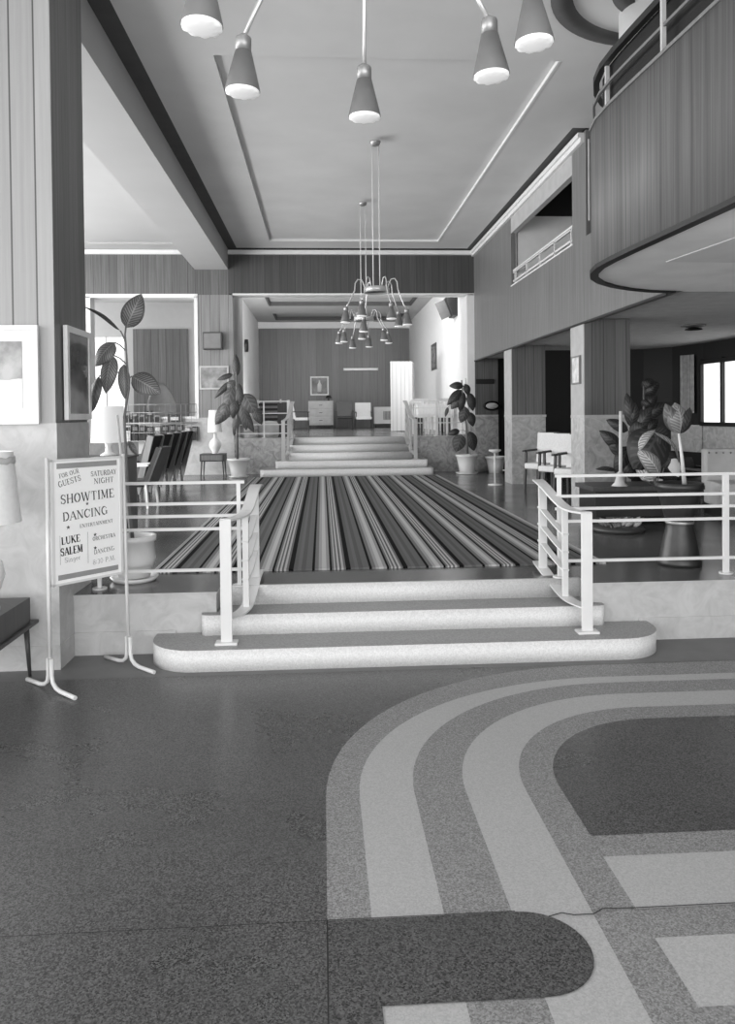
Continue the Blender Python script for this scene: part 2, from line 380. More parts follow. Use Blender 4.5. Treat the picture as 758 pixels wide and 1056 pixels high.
# ------------------------------------------------------------------ landing
ld = mb()
poly = [(-7.3, 5.75), (-.80, 5.75), (-.80, 5.94), (2.03, 5.94), (2.03, 5.75), (8.4, 5.75), (8.4, 17.2), (-7.3, 17.2)]
ld.prism(poly, 0, LZ-.012, M['marble'], top=M['landing'])
ld.prism([(-7.3, 5.735), (-.79, 5.735), (-.79, 5.95), (2.02, 5.95), (2.02, 5.735), (8.4, 5.735), (8.4, 17.2), (-7.3, 17.2)], LZ-.012, LZ, M['marble'], top=M['landing'])
struct(ld.build('floor_landing'))
sbox('trim_landing_base_left', -1.85, -1.1, 5.738, 5.75, 0.0, .17, M['marble'])
sbox('trim_landing_base_right', 2.42, 7, 5.738, 5.75, 0.0, .17, M['marble'])
# steps to the landing
def rounded(x0, x1, y0, y1, r):
    return [(x0, y1)]+ell(x0+r, y0+r, r, r, 180, 270, 12)+ell(x1-r, y0+r, r, r, 270, 360, 12)+[(x1, y1)]
st = thing('staircase', 'three broad pale steps with rounded ends up to the carpeted landing', 'stairs', (0.6, 5.5, 0))
def step(poly, z0, z1, par, off):
    b = mb(); p = [(x-off[0], y-off[1]) for x, y in poly]
    b.prism(p, z0-off[2], z1-off[2], M['riser'], top=M['tread'], smooth=True); o = b.build('step', par)
    return o
OFF = (.6, 5.5, 0)
step(rounded(-1.235, 2.475, 5.29, 5.735, .34), 0, .15, st, OFF)
step(rounded(-.90, 2.125, 5.64, 5.735, .05), .15, .30, st, OFF)
step([(-.79, 5.735), (2.02, 5.735), (2.02, 5.939), (-.79, 5.939)], .15, .30, st, OFF)
step([(-.79, 5.93), (2.02, 5.93), (2.02, 5.9395), (-.79, 5.9395)], .30, .4495, st, OFF)
# ------------------------------------------------------------------ left pillar
pl = mb()
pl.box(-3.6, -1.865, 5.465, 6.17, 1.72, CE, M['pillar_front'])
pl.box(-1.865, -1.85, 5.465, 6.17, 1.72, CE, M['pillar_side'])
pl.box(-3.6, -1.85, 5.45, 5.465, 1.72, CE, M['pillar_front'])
pl.box(-3.6, -1.84, 5.44, 6.18, 0, 1.72, M['marble'])
pl.box(-3.6, -1.835, 5.43, 5.75, 0, .17, M['marble'])
struct(pl.build('wall_left_pillar'))
# ------------------------------------------------------------------ right colonnade
for i, (ya, yb) in enumerate(((9.97, 10.5), (13.85, 14.4))):
    c = mb(); c.box(XR, 4.10, ya-.01, yb, LZ, 1.68, M['marble_mid']); c.box(XR-.006, 4.11, ya-.02, yb, 1.68, 1.72, M['marble'])
    c.box(XR+.012, 4.10, ya, yb, 1.72, 2.99, M['column_wood']); c.box(XR, XR+.012, ya, yb, 1.72, 2.93, M['column_side'])
    struct(c.build('wall_right_column'))
c = mb(); c.box(XR, 4.0, YW-.02, YW+.3, LZ, 1.68, M['marble_rough']); c.box(XR, 4.0, YW-.03, YW+.3, 1.68, 1.72, M['marble_mid']); c.box(XR, 4.0, YW, YW+.3, 1.72, 3.07, M['far_wood'])
struct(c.build('wall_right_end'))
# upper right wall with its opening to the mezzanine
rw = mb(); W = M['wall_wood']
rw.box(XR, 3.56, 7.35, 10.40, 2.94, 4.06, W); rw.box(XR, 3.56, 9.85, 10.40, 4.06, 5.44, W)
rw.box(XR, 3.56, 10.40, 13.80, 2.94, 4.06, W); rw.box(XR, 3.56, 10.40, 13.80, 5.30, 5.44, M['white']); rw.box(XR, 3.56, 13.80, YW, 2.94, 5.44, W)
rw.box(XR-.012, XR, 7.5, YW, 2.925, 2.955, M['black'])
struct(rw.build('wall_right'))
sbox('trim_opening_sill', XR-.01, 3.58, 10.38, 13.82, 4.055, 4.075, M['white'])
mz = mb(); mz.box(5.2, 5.3, 9.0, 13.8, 3.2, 6.2, M['white']); mz.box(3.6, 5.3, 13.82, 13.95, 3.2, 5.34, M['white']); mz.box(3.6, 5.3, 13.82, 13.95, 5.34, 6.2, M['dark'])  # dark upper parts paint in the shadow of the high mezzanine void
mz.box(3.56, 5.3, 9.7, 17.0, 3.08, 3.2, M['dining_ceiling']); mz.box(3.6, 5.3, 9.7, 9.8, 3.2, 6.2, M['dark']); mz.box(3.6, 5.3, 9.7, 13.95, 6.15, 6.25, M['dark']); mz.box(3.6, 3.64, 9.8, 13.82, 5.5, 6.2, M['dark'])
mz.box(XR, 3.56, 10.40, 13.80, 5.02, 5.30, M['hub_soft'])
struct(mz.build('wall_mezzanine'))
# ------------------------------------------------------------------ ceilings
cl = mb(); C_ = M['ceiling']
TX0, TX1, TY0, TY1 = -1.07, 2.56, 8.0, 16.44
cl.box(-1.84, TX0, -4.2, YW-.1, CE, 5.6, C_); cl.box(TX1, 3.30, 9.0, YW-.1, CE, 5.6, C_); cl.box(TX0, TX1, -4.2, TY0, CE, 5.6, C_); cl.box(TX0, TX1, TY1, YW-.1, CE, 5.6, C_)
cl.box(TX0-.1, TX1+.1, TY0-.1, TY1+.1, CE+.045, 5.62, C_); cl.box(TX1, 3.30, -4.2, 9.0, CE, 5.6, C_)
cl.box(3.30, 8.4, -4.2, 9.85, CE, 5.6, C_)
cl.box(-1.845, 3.6, -4.2, YW+.2, 5.6, 5.75, C_); cl.box(3.6, 8.5, -4.2, 9.7, 5.6, 5.75, C_)
struct(cl.build('ceiling'))
tm = mb(); tm.box(TX0, TX1, TY1-.03, TY1, CE-.004, CE+.04, M['white']); tm.box(TX1-.03, TX1, TY0, TY1, CE-.004, CE+.04, M['white']); struct(tm.build('trim_tray_lit_edges'))  # white strips paint in the light caught by the far and right tray faces
sbox('trim_dark_band_left', XL, -1.84, -4.2, YW, CE-.002, CE+.1, M['dark_band'])
sbox('trim_dark_band_right', 3.30, XR, 9.85, YW, CE-.002, CE+.1, M['dark_band'])
sbox('trim_dark_band_far', -1.84, XR, YW-.1, YW, CE+.02, CE+.1, M['dark_band'])
cn = mb(); cn.box(3.385, XR, 9.9, YW, 5.36, 5.42, M['white']); cn.box(3.42, XR, 9.9, YW, 5.30, 5.36, M['white'])
cn.box(XL, XR, YW-.08, YW, 5.33, 5.42, M['white']); cn.box(-7, -3.05, YW-.08, YW, 5.33, 5.42, M['white']); struct(cn.build('trim_cornice'))
bm_ = mb()
sec = [(-3.05, CE+.14), (-2.77, 5.0), (XL, 5.0), (XL, CE+.14)]
lo = [bm_.bm.verts.new((x, -4.2, zz)) for x, zz in sec]; hi = [bm_.bm.verts.new((x, YW, zz)) for x, zz in sec]
bm_.face(lo, M['side_ceiling']); bm_.face(hi[::-1], M['side_ceiling'])
for i in range(4): bm_.face([lo[i], lo[(i+1) % 4], hi[(i+1) % 4], hi[i]], M['side_ceiling'])
struct(bm_.build('ceiling_beam'))
cl = mb(); cl.box(-7.4, -3.04, -4.2, 16.6, CE, 5.75, M['side_ceiling']); cl.box(-7.4, -3.04, 16.6, YW, CE-.03, 5.75, M['side_ceiling']); struct(cl.build('ceiling_left_aisle'))
# circular recess above the balcony
rg = mb(); RC = (3.2, 6.42)
def ring(b, r0, r1, z0, z1, m, n=64):
    b.lathe([(r0, z1), (r1, z1), (r1, z0), (r0, z0), (r0, z1)], (RC[0], RC[1], 0), m, n, cap=False)
ring(rg, .99, 1.18, CE-.03, CE+.02, M['dark_band']); ring(rg, .50, .66, CE-.03, CE+.02, M['dark_band'])
struct(rg.build('trim_ceiling_ring'))
# ------------------------------------------------------------------ far wall with two openings
fw = mb(); FW_ = M['far_wood']
fw.box(XL+.0, XR, YW, YW+.3, 4.46, 5.60, M['head_wood']); fw.box(-7.4, XL, YW, YW+.3, 4.44, 5.60, FW_)  # central head darker: plank tone and the beam's shade in one colour
struct(fw.build('wall_far_head'))
pw = mb(); pw.box(-2.74, -1.95, YW, YW+.3, 1.72, 4.44, M['pil_wood']); pw.box(-4.05, -1.95, YW-.01, YW+.3, LZ, 1.72, M['marble']); pw.box(-7.4, -4.05, YW-.01, YW+.3, LZ, 1.72, M['marble_dark']); pw.box(-7.4, -5.10, YW, YW+.3, 1.72, 4.44, M['pil_wood'])
struct(pw.build('wall_far'))
pr_ = mb(); pr_.box(-2.10, -1.95, YW+.3, 19.3, UZ, 5.36, M['rev_wood']); struct(pr_.build('wall_opening_reveal'))
tr = mb(); tr.box(-1.95, XR, YW-.012, YW+.31, 4.43, 4.47, M['white']); tr.box(3.30, XR, YW-.012, YW+.31, 1.72, 4.45, M['white']); tr.box(3.30, XR, YW-.008, YW+.31, LZ, 1.72, M['marble_mid'])
struct(tr.build('trim_center_opening'))
tr = mb(); tr.box(-5.14, -2.72, YW-.02, YW+.31, 4.38, 4.46, M['white']); tr.box(-5.14, -5.05, YW-.02, YW+.31, 1.72, 4.4, M['white']); tr.box(-2.80, -2.72, YW-.02, YW+.31, 1.72, 4.4, M['white']); tr.box(-5.14, -2.72, YW-.03, YW+.31, 1.70, 1.75, M['white'])
struct(tr.build('trim_left_opening'))
# retaining walls of the upper room and its floor
rt = mb(); rt.box(-1.95, -.72, YW, YW+.3, LZ, UZ, M['marble_rough']);  struct(rt.build('wall_retaining_left'))
sbox('wall_retaining_right', 1.98, 3.30, YW, YW+.3, LZ, UZ, M['marble_rough'])
sbox('floor_upper', -8.4, 3.6, YW+.3, 30.2, .9, UZ, M['landing'])
# far steps
st2 = thing('staircase', 'far flight of pale steps at the end of the striped carpet', 'stairs', (.6, 16.6, LZ))
OFF = (.6, 16.6, LZ)
step(rounded(-1.31, 2.37, 16.12, YW-.03, .1), LZ, .61, st2, OFF)
step(rounded(-1.0, 2.28, 16.42, YW-.03, .05), .61, .77, st2, OFF)
step([(-.72, 16.72), (1.98, 16.72), (1.98, 17.49), (-.72, 17.49)], .77, .93, st2, OFF)
step([(-.72, 17.0), (1.98, 17.0), (1.98, 17.49), (-.72, 17.49)], .93, 1.09, st2, OFF)
step([(-.72, 17.3), (1.98, 17.3), (1.98, 17.495), (-.72, 17.495)], 1.09, 1.2495, st2, OFF)
# ------------------------------------------------------------------ upper room shell
up = mb(); up.box(-7.4, 3.7, 30.0, 30.2, UZ, 5.12, M['back_wood']); struct(up.build('wall_upper_back'))
up = mb(); up.box(-2.6, 3.7, 29.9, 30.2, 5.12, 5.5, M['upwall']); struct(up.build('wall_upper_back_head'))
sbox('wall_upper_right', 3.47, 3.7, YW+.3, 30.0, UZ, 5.36, M['upwall'])
sbox('wall_upper_left', -2.6, -2.42, 19.3, 30.0, UZ, 5.36, M['upwall'])
up = mb()
up.box(-2.6, 3.7, YW+.3, 20.0, 5.36, 5.6, M['side_ceiling']); up.box(-2.6, -1.7, 20, 30, 5.36, 5.6, M['side_ceiling']); up.box(3.0, 3.7, 20, 30, 5.36, 5.6, M['side_ceiling'])
up.box(-1.7, 3.0, 25.4, 27.4, 5.36, 5.6, M['side_ceiling']); up.box(-1.7, 3.0, 29.2, 30, 5.36, 5.6, M['side_ceiling']); up.box(-1.8, 3.1, 20, 30, 5.48, 5.7, M['side_ceiling'])
struct(up.build('ceiling_upper'))
tr = mb()
for ya, yb in ((20, 25.4), (27.4, 29.2)):
    tr.box(-1.7, 3.0, yb-.06, yb, 5.35, 5.47, M['dark_band']); tr.box(-1.7, -1.64, ya, yb, 5.35, 5.47, M['dark_band']); tr.box(2.94, 3.0, ya, yb, 5.35, 5.47, M['dark_band'])  # dark strips paint in the shadow along the recess edges
struct(tr.build('trim_upper_tray_shade'))
# side room seen through the left opening
sr = mb(); sr.box(-8.4, -6.55, 22.0, 22.2, UZ, 5.2, M['upwall']); sr.box(-5.55, -2.5, 22.0, 22.2, UZ, 5.2, M['upwall']); sr.box(-6.55, -5.55, 22.0, 22.2, 4.0, 5.2, M['upwall']); sr.box(-6.55, -5.55, 22.0, 22.2, UZ, 1.9, M['upwall'])
struct(sr.build('wall_side_room'))
sbox('ceiling_side_room', -8.4, -2.6, YW+.3, 22.0, 4.98, 5.2, M['upwall'])
wn = mb(); wn.box(-6.55, -5.55, 22.05, 22.08, 1.9, 4.0, M['pane']); wn.box(-6.07, -6.03, 22.02, 22.1, 1.9, 4.0, M['white']); struct(wn.build('window_1'))
sbox('wall_side_room_panelling', -5.28, -3.75, 21.93, 22.0, UZ, 4.22, M['pil_wood'])
# ------------------------------------------------------------------ balcony over the lobby's right side
BP = [(2.52, -4.2), (2.48, 0), (2.42, 2.2), (2.35, 3.6), (2.325, 4.3), (2.29, 4.9), (2.255, 5.5), (2.24, 5.85), (2.245, 6.12), (2.29, 6.38), (2.38, 6.62), (2.52, 6.84), (2.72, 7.05), (2.95, 7.22), (3.2, 7.34), (3.47, 7.40)]
def inset(k):
    out = []
    for i, (x, y) in enumerate(BP):
        a = Vector(BP[max(i-1, 0)]); b = Vector(BP[min(i+1, len(BP)-1)]); d = (b-a).normalized(); out.append((x+d.y*k, y-d.x*k))
    return out
bl = mb(); inn = inset(.06)
for i in range(len(BP)-1):
    a, b, c, d = BP[i], BP[i+1], inn[i+1], inn[i]
    bl.prism([a, b, c, d], 2.955, 4.13, M['balcony_wood'], smooth=True)
bmesh.ops.remove_doubles(bl.bm, verts=bl.bm.verts, dist=.0005)
struct(bl.build('wall_balcony_front'))
e1 = mb(); oo = inset(-.012)
for zz0, zz1, mm in ((2.925, 2.96, M['black']), (4.125, 4.15, M['mid_wood'])):
    for i in range(len(BP)-1): e1.prism([oo[i], oo[i+1], inn[i+1], inn[i]], zz0, zz1, mm)
struct(e1.build('trim_balcony_edge'))
sf = mb(); sf.prism(inset(.012)+[(8.3, 7.40), (8.3, -4.2)], 2.94, 3.1, M['soffit'], top=M['landing'])
sf.prism([(2.9, 4.4), (4.2, 4.0), (5.4, 5.2), (4.4, 5.95), (2.72, 5.9)], 2.934, 2.939, M['white']); struct(sf.build('ceiling_balcony_soffit'))
br = thing('balcony_railing', 'dark backed balcony railing with pale bars curving along the top of the wood front', 'railing', (2.24, 5.85, 4.13))
def rl(b, z0, dz, k, w, t, m):
    pts = inset(k)[3:]
    b.ribbon([(x-2.24, y-5.85, z0-4.13+dz) for x, y in pts], w, t, m)
b = mb(); rl(b, 4.55, 0, .05, .05, .05, M['black']); b.build('top_rail', br)
b = mb(); rl(b, 4.34, 0, .03, .02, .022, M['shade_grey']); b.build('middle_rail', br)
b = mb(); pts = inset(.11); pts2 = inset(.10)
for i in range(3, len(BP)-1):
    b.prism([(p[0]-2.24, p[1]-5.85) for p in (pts[i], pts[i+1], pts2[i+1], pts2[i])], .03, .42, M['dark'])
b.build('infill_panel', br)
for px_, py_ in ((2.30, 4.32), (2.275, 5.04), (2.275, 6.05)):
    b = mb(); b.box(px_-2.24+.02, px_-2.24+.05, py_-5.85-.013, py_-5.85+.013, 0, .40, M['beige']); b.build('post', br)
tag(mb().lathe([(.33, 0), (.33, 2.36)], (3.12, 6.95, 3.1), M['white'], 32).build('wall_balcony_column'), '', ''); o = D.objects['wall_balcony_column']
del o['label']; del o['category']; struct(o)
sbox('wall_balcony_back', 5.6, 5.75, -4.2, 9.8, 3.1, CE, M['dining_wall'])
sbox('trim_balcony_corner', 2.325, 2.335, 6.53, 6.54, 3.42, 4.12, M['beige'])
# ------------------------------------------------------------------ dining area beyond the columns
sbox('ceiling_dining', XR+.13, 8.4, 7.42, YW+.3, 3.0, 3.08, M['dining_ceiling'])
CW = [(4.0, 15.1), (5.0, 15.1), (5.8, 15.05), (6.4, 14.9), (6.75, 14.4), (6.95, 13.6), (7.05, 12.6), (7.1, 11.4), (7.15, 9.0), (7.2, 5.8)]
cw = mb()
def seg(b, p, q, z0, z1, m, t=.08):
    p = Vector(p); q = Vector(q); n = Vector(((q-p).y, -(q-p).x)).normalized()*-t
    b.prism([tuple(p), tuple(q), tuple(q+n), tuple(p+n)], z0, z1, m)
for i in range(len(CW)-1):
    if i == 5: # the window bay
        seg(cw, CW[i], CW[i+1], LZ, 1.55, M['marble_mid']); seg(cw, CW[i], CW[i+1], 2.66, 3.0, M['dining_wall'])
    elif i == 6:
        seg(cw, CW[i], CW[i+1], LZ, 1.55, M['marble_mid']); seg(cw, CW[i], CW[i+1], 2.66, 3.0, M['dining_wall'])
    else:
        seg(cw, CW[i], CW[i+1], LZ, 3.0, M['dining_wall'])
for i in (4,): seg(cw, (CW[i][0]-.03, CW[i][1]), (CW[i+1][0]-.03, CW[i+1][1]), 1.0, 1.5, M['marble_mid'])
struct(cw.build('wall_dining_curved'))
wn = mb(); seg(wn, CW[5], CW[6], 1.55, 2.66, M['pane'], .02); seg(wn, CW[6], CW[7], 1.55, 2.66, M['pane'], .02)
for i, t0 in ((5, .0), (5, .62), (6, .25), (6, .9)):
    p = Vector(CW[i])+(Vector(CW[i+1])-Vector(CW[i]))*t0; wn.box(p.x-.06, p.x+.0, p.y-.03, p.y+.03, 1.5, 2.7, M['black'])
for i in (5, 6):
    for zz in (1.52, 2.64): wn.bar((CW[i][0]-.03, CW[i][1], zz), (CW[i+1][0]-.03, CW[i+1][1], zz), .08, .07, M['black'])
struct(wn.build('window_2'))
cu = mb(); pts = []
ca, cb = at(702, 400, 14.0), at(716, 400, 13.75)
for k in range(17):
    t = k/16; pts.append((ca.x+(cb.x-ca.x)*t, ca.y+(cb.y-ca.y)*t+.025*math.sin(k*2.4)))
for a, b in zip(pts[:-1], pts[1:]): cu.prism([a, b, (b[0], b[1]+.02), (a[0], a[1]+.02)], 1.72, 2.80, M['curtain'])
tag(cu.build('curtain'), 'narrow grey curtain hanging left of the bright dining window', 'curtain')
sbox('wall_dining_right_end', 4.0, 5.6, 17.3, 17.5, LZ, 3.07, M['dining_wall'])
# outer shell so daylight only enters where there are windows
sbox('wall_left', -7.6, -7.4, -4.2, 17.2, -.2, .5, M['white'])
sbox('wall_left_upper', -7.6, -7.4, -4.2, 17.5, 4.95, 5.75, M['white'])
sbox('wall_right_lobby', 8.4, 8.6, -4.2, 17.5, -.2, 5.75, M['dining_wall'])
sbox('wall_entrance', 4.0, 8.4, -4.3, -4.15, -.2, 5.75, M['white'])
sbox('wall_side_room_left', -8.6, -8.4, 17.2, 22.2, UZ, 5.2, M['upwall'])
#PART2
# ------------------------------------------------------------------ carpet
b = mb(); b.box(-1.43, 2.43, 6.45, 16.09, LZ, LZ+.014, M['carpet'])
tag(b.build('carpet'), 'long striped carpet running from the front steps to the far steps', 'carpet')

# ------------------------------------------------------------------ railings
def stair_rail(label, base, pts, dz, post_w=(.080, .046, .066), m='rail'):
    """pts: stringer points at the three posts and the upper end; dz: handrail height over the stringer"""
    O = Vector(base); r = thing('stair_railing', label, 'railing', O)
    P = [Vector(p)-O for p in pts]
    def cr(t): # smooth curve through the four points, t 0..3
        i = min(int(t), 2); u = t-i; Q = [P[max(i-1, 0)], P[i], P[i+1], P[min(i+2, 3)]]
        return .5*((2*Q[1])+(Q[2]-Q[0])*u+(2*Q[0]-5*Q[1]+4*Q[2]-Q[3])*u*u+(-Q[0]+3*Q[1]-3*Q[2]+Q[3])*u**3)
    def path(f_, t0, t1, n): return [cr(t0+(t1-t0)*i/n)+Vector((0, 0, dz*f_)) for i in range(n+1)]
    b = mb(); b.ribbon(path(1, 0, 3, 24), .088, .014, M[m]); b.build('handrail', r)
    b = mb(); b.ribbon(path(0, 0, 3, 24), .092, .012, M[m]); b.build('stringer', r)
    for f_ in (.30, .50, .70):
        b = mb(); b.ribbon(path(f_, .95, 2.25, 12), .05, .012, M[m]); b.build('bar', r)
    for k, w in enumerate(post_w):
        p = P[k]; z0 = .001 if k == 0 else p.z
        b = mb(); b.box(p.x-w/2, p.x+w/2, p.y-.013, p.y+.013, z0, p.z+dz, M[m], .003)
        if k == 0: b.box(p.x-.078, p.x+.078, p.y-.05, p.y+.05, .0, .018, M[m], .004)
        b.build('post', r)
    return r
stair_rail('cream curved handrail on the left side of the front steps', (-.686, 5.43, .15), ((-.686, 5.43, .325), tuple(at(254, 626, 5.72)), tuple(at(263.5, 595, 6.05)), tuple(at(267, 588, 6.32))), .70)
stair_rail('cream curved handrail on the right side of the front steps', (1.915, 5.46, .15), ((1.915, 5.46, .335), tuple(at(583, 615, 5.78)), tuple(at(560, 586, 6.15)), tuple(at(555, 579, 6.38))), .69)
stair_rail('far curved handrail on the left of the upper steps', (-.83, 16.50, .77), ((-.83, 16.50, .87), (-.74, 16.85, .96), (-.68, 17.25, 1.22), (-.66, 17.5, 1.30)), .76, m='warm_rail')  # far rails use a darker cream than the front pair
stair_rail('far curved handrail on the right of the upper steps', (2.02, 16.50, .77), ((2.02, 16.50, .87), (1.96, 16.85, .96), (1.91, 17.25, 1.22), (1.90, 17.5, 1.30)), .76, m='warm_rail')
def floor_rail(label, x0, x1, y, z0, hs, posts, slope=0.0):
    r = thing('landing_railing', label, 'railing', (x0, y, z0))
    for h in hs:
        b = mb(); b.bar((0, 0, h), (x1-x0, 0, h+slope), .022, .022, M['rail']); b.build('bar', r)
    for x, w in posts:
        b = mb(); b.box(x-x0-w/2, x-x0+w/2, -.012, .012, 0, hs[0]+.01, M['rail']); b.lathe([(.055, 0), (.055, .012)], (x-x0, 0, 0), M['rail'], 16); b.build('post', r)
HS = (.80, .64, .545, .445, .13)
floor_rail('cream five bar railing between the left pillar and the front steps', -1.83, -.60, 5.92, LZ, HS, ((-1.70, .028), (-.645, .030)))
floor_rail('cream five bar railing on the right of the front steps before the urn', 1.84, 5.6, 5.96, LZ, (.805, .645, .545, .445, .13), ((1.87, .03), (3.23, .045), (4.7, .045)))
floor_rail('thin railing on the mottled wall left of the far steps', -1.94, -.73, YW+.12, UZ, (.82, .55, .3, .1), ((-1.85, .02), (-1.3, .03), (-.76, .045)))
floor_rail('thin railing on the mottled wall right of the far steps', 1.98, 3.28, YW+.12, UZ, (.80, .64, .48, .3), ((2.02, .045), (2.6, .03), (3.2, .03)))
floor_rail('small two bar railing in the opening of the upper right wall', 0, 0, 0, 0, (), ())
rr = [o for o in D.objects if o.get('label', '').startswith('small two bar')][0]
rr.location = (3.515, 10.42, 4.075)
for h in (.06, .22, .25):
    b = mb(); b.box(-.02, .02, 0, 3.36, h, h+(.03 if h != .22 else .02), M['rail'] if h != .06 else M['rail']); b.build('bar', rr)
for k in range(5): b = mb(); b.box(-.02, .02, .1+k*.78, .13+k*.78, 0, .25, M['rail']); b.build('post', rr)

# ------------------------------------------------------------------ chandeliers
def chandelier(label, cx, cy, hub_z, shades, canopy=True, full=True):
    c = thing('chandelier', label, 'chandelier', (cx, cy, CE-.001 if canopy else CE-.001), 0, 'cone shade chandeliers')
    zc = CE-.001
    b = mb(); b.lathe([(.075, 0), (.075, -.012), (.055, -.05), (.02, -.065)], (0, 0, 0), M['dull_metal'], 24); b.build('canopy', c)
    for dx in (-.045, .045):
        b = mb(); b.tube([(dx, 0, -.05), (dx, 0, hub_z-zc+.02)], .008, M['rail'], 6); b.build('rod', c)
    b = mb(); b.lathe([(.02, .05), (.165, .045), (.175, .03), (.175, -.03), (.16, -.03), (.16, .0), (.02, .0)], (0, 0, hub_z-zc), M['nickel'], 40, cap=False)
    b.lathe([(.157, -.004), (.02, -.006)], (0, 0, hub_z-zc), M['black'], 40, cap=False); b.build('hub', c)
    for (sx, sy, sz) in shades:   # mouth centre in the hall
        v = Vector((sx-cx, sy-cy, 0)); a = v.normalized(); R = v.length; hz = hub_z-zc; mz_ = sz-zc
        b = mb(); pts = []
        for r_, h_ in ((.165, hz), (.18, hz+.08), (.215, hz+.145), (.27, hz+.15), (.305, hz+.10), (.315, hz+.0)): pts.append(a*(r_*(R/.5)**.3)+Vector((0, 0, h_)))
        pts.append(a*(R-.05)+Vector((0, 0, mz_+.28))); pts.append(a*(R-.012)+Vector((0, 0, mz_+.215)))
        b.tube(pts, .0085, M['nickel'], 7); b.build('arm', c)
        p = Vector((v.x, v.y, mz_)); ax = (Vector((0, 0, 1))-a*.04).normalized()
        b = mb(); n = 40
        b.lathe([(.067, .012), (.066, .02), (.031, .160), (.029, .160), (.062, .02), (.064, .012), (.067, .012)], p, M['shade_grey'], n, cap=False, axis=ax)
        s = b.build('shade', c)
        b = mb(); b.lathe([(.0, .226), (.010, .225), (.028, .212), (.030, .207), (.030, .158), (.0, .158)], p, M['dull_metal'], 20, cap=False, axis=ax); b.build('collar', s)
        b = mb(); b.lathe([(.0, -.004), (.03, -.004), (.050, .0), (.0645, .010), (.063, .018), (.055, .03), (.0, .03)], p, M['glow'], 48, cap=False, axis=ax,
                          wob=lambda j, an: (-.007*abs(math.sin(an*5)) if j == 3 else 0)); b.build('diffuser', s)
    return c
near = [tuple(at(208, 30, 2.468)), tuple(at(250, 97, 2.958)), tuple(at(376, 123, 3.192)), tuple(at(507, 81, 2.789)), tuple(at(551, 47, 2.60))]
chandelier('nearest chandelier, only its large grey cone shades hanging into the top of the picture', .18, 2.70, 3.50, near)
def circ(cx, cy, z_, r, angs): return [(cx+r*math.cos(math.radians(a)), cy+r*math.sin(math.radians(a)), z_+dz) for a, dz in angs]
chandelier('middle chandelier hanging in front of the far opening, larger than the one behind', .764, 10.43, 3.44,
           circ(.764, 10.43, 3.00, .43, ((182, .0), (238, .04), (292, 0), (338, -.05), (40, -.02), (112, -.08))))
chandelier('farthest chandelier, hanging lowest in front of the far opening', .753, 13.43, 3.42,
           circ(.753, 13.43, 3.0, .44, ((178, 0), (215, 0), (262, .03), (318, .02), (5, 0), (75, -.03), (115, -.05))), True, False)

# ------------------------------------------------------------------ sign on its stand
sg = thing('sign_stand', 'white lettered notice board on a two pole metal stand before the pillar', 'sign', (-1.766, 5.026, 0), math.atan2(.442, .389))
LEN = .589
for x, lean in ((0, 0.0), (LEN, -.025)):
    b = mb(); b.tube([(x, 0, .10), (x+lean, 0, 1.50)], .0125, M['rail'], 10); b.build('pole', sg)
    f_ = mb()
    for s in (-1, 1):
        f_.tube([(x, s*.02, .21), (x, s*.02, .10), (x, s*.032, .055), (x, s*.07, .028), (x, s*.12, .018), (x, s*.29, .014)], .014, M['rail'], 8)
    f_.build('foot', sg)
b = mb(); b.box(.035, .53, -.012, .012, .675, 1.478, M['sign'], .004); bd = b.build('board', sg)
b = mb(); b.box(.02, .04, -.016, .016, .66, 1.485, M['rail']); b.box(.525, .545, -.016, .016, .66, 1.485, M['rail']); b.box(.02, .545, -.016, .016, .665, .68, M['rail']); b.box(.02, .545, -.016, .016, 1.472, 1.487, M['rail']); b.build('frame', sg)
b = mb(); b.box(.06, .505, -.014, -.012, 1.425, 1.46, M['sign_band']); b.box(.06, .505, -.014, -.012, .70, .733, M['sign_band']); b.build('border', bd)
def arc(cx, cy, rx, ry, a0, a1, n=9): return [(cx+rx*math.cos(math.radians(a0+(a1-a0)*i/n)), cy+ry*math.sin(math.radians(a0+(a1-a0)*i/n))) for i in range(n+1)]
T_, K_ = .055, .13     # thin and thick strokes; a letter is (width, strokes, serif points)
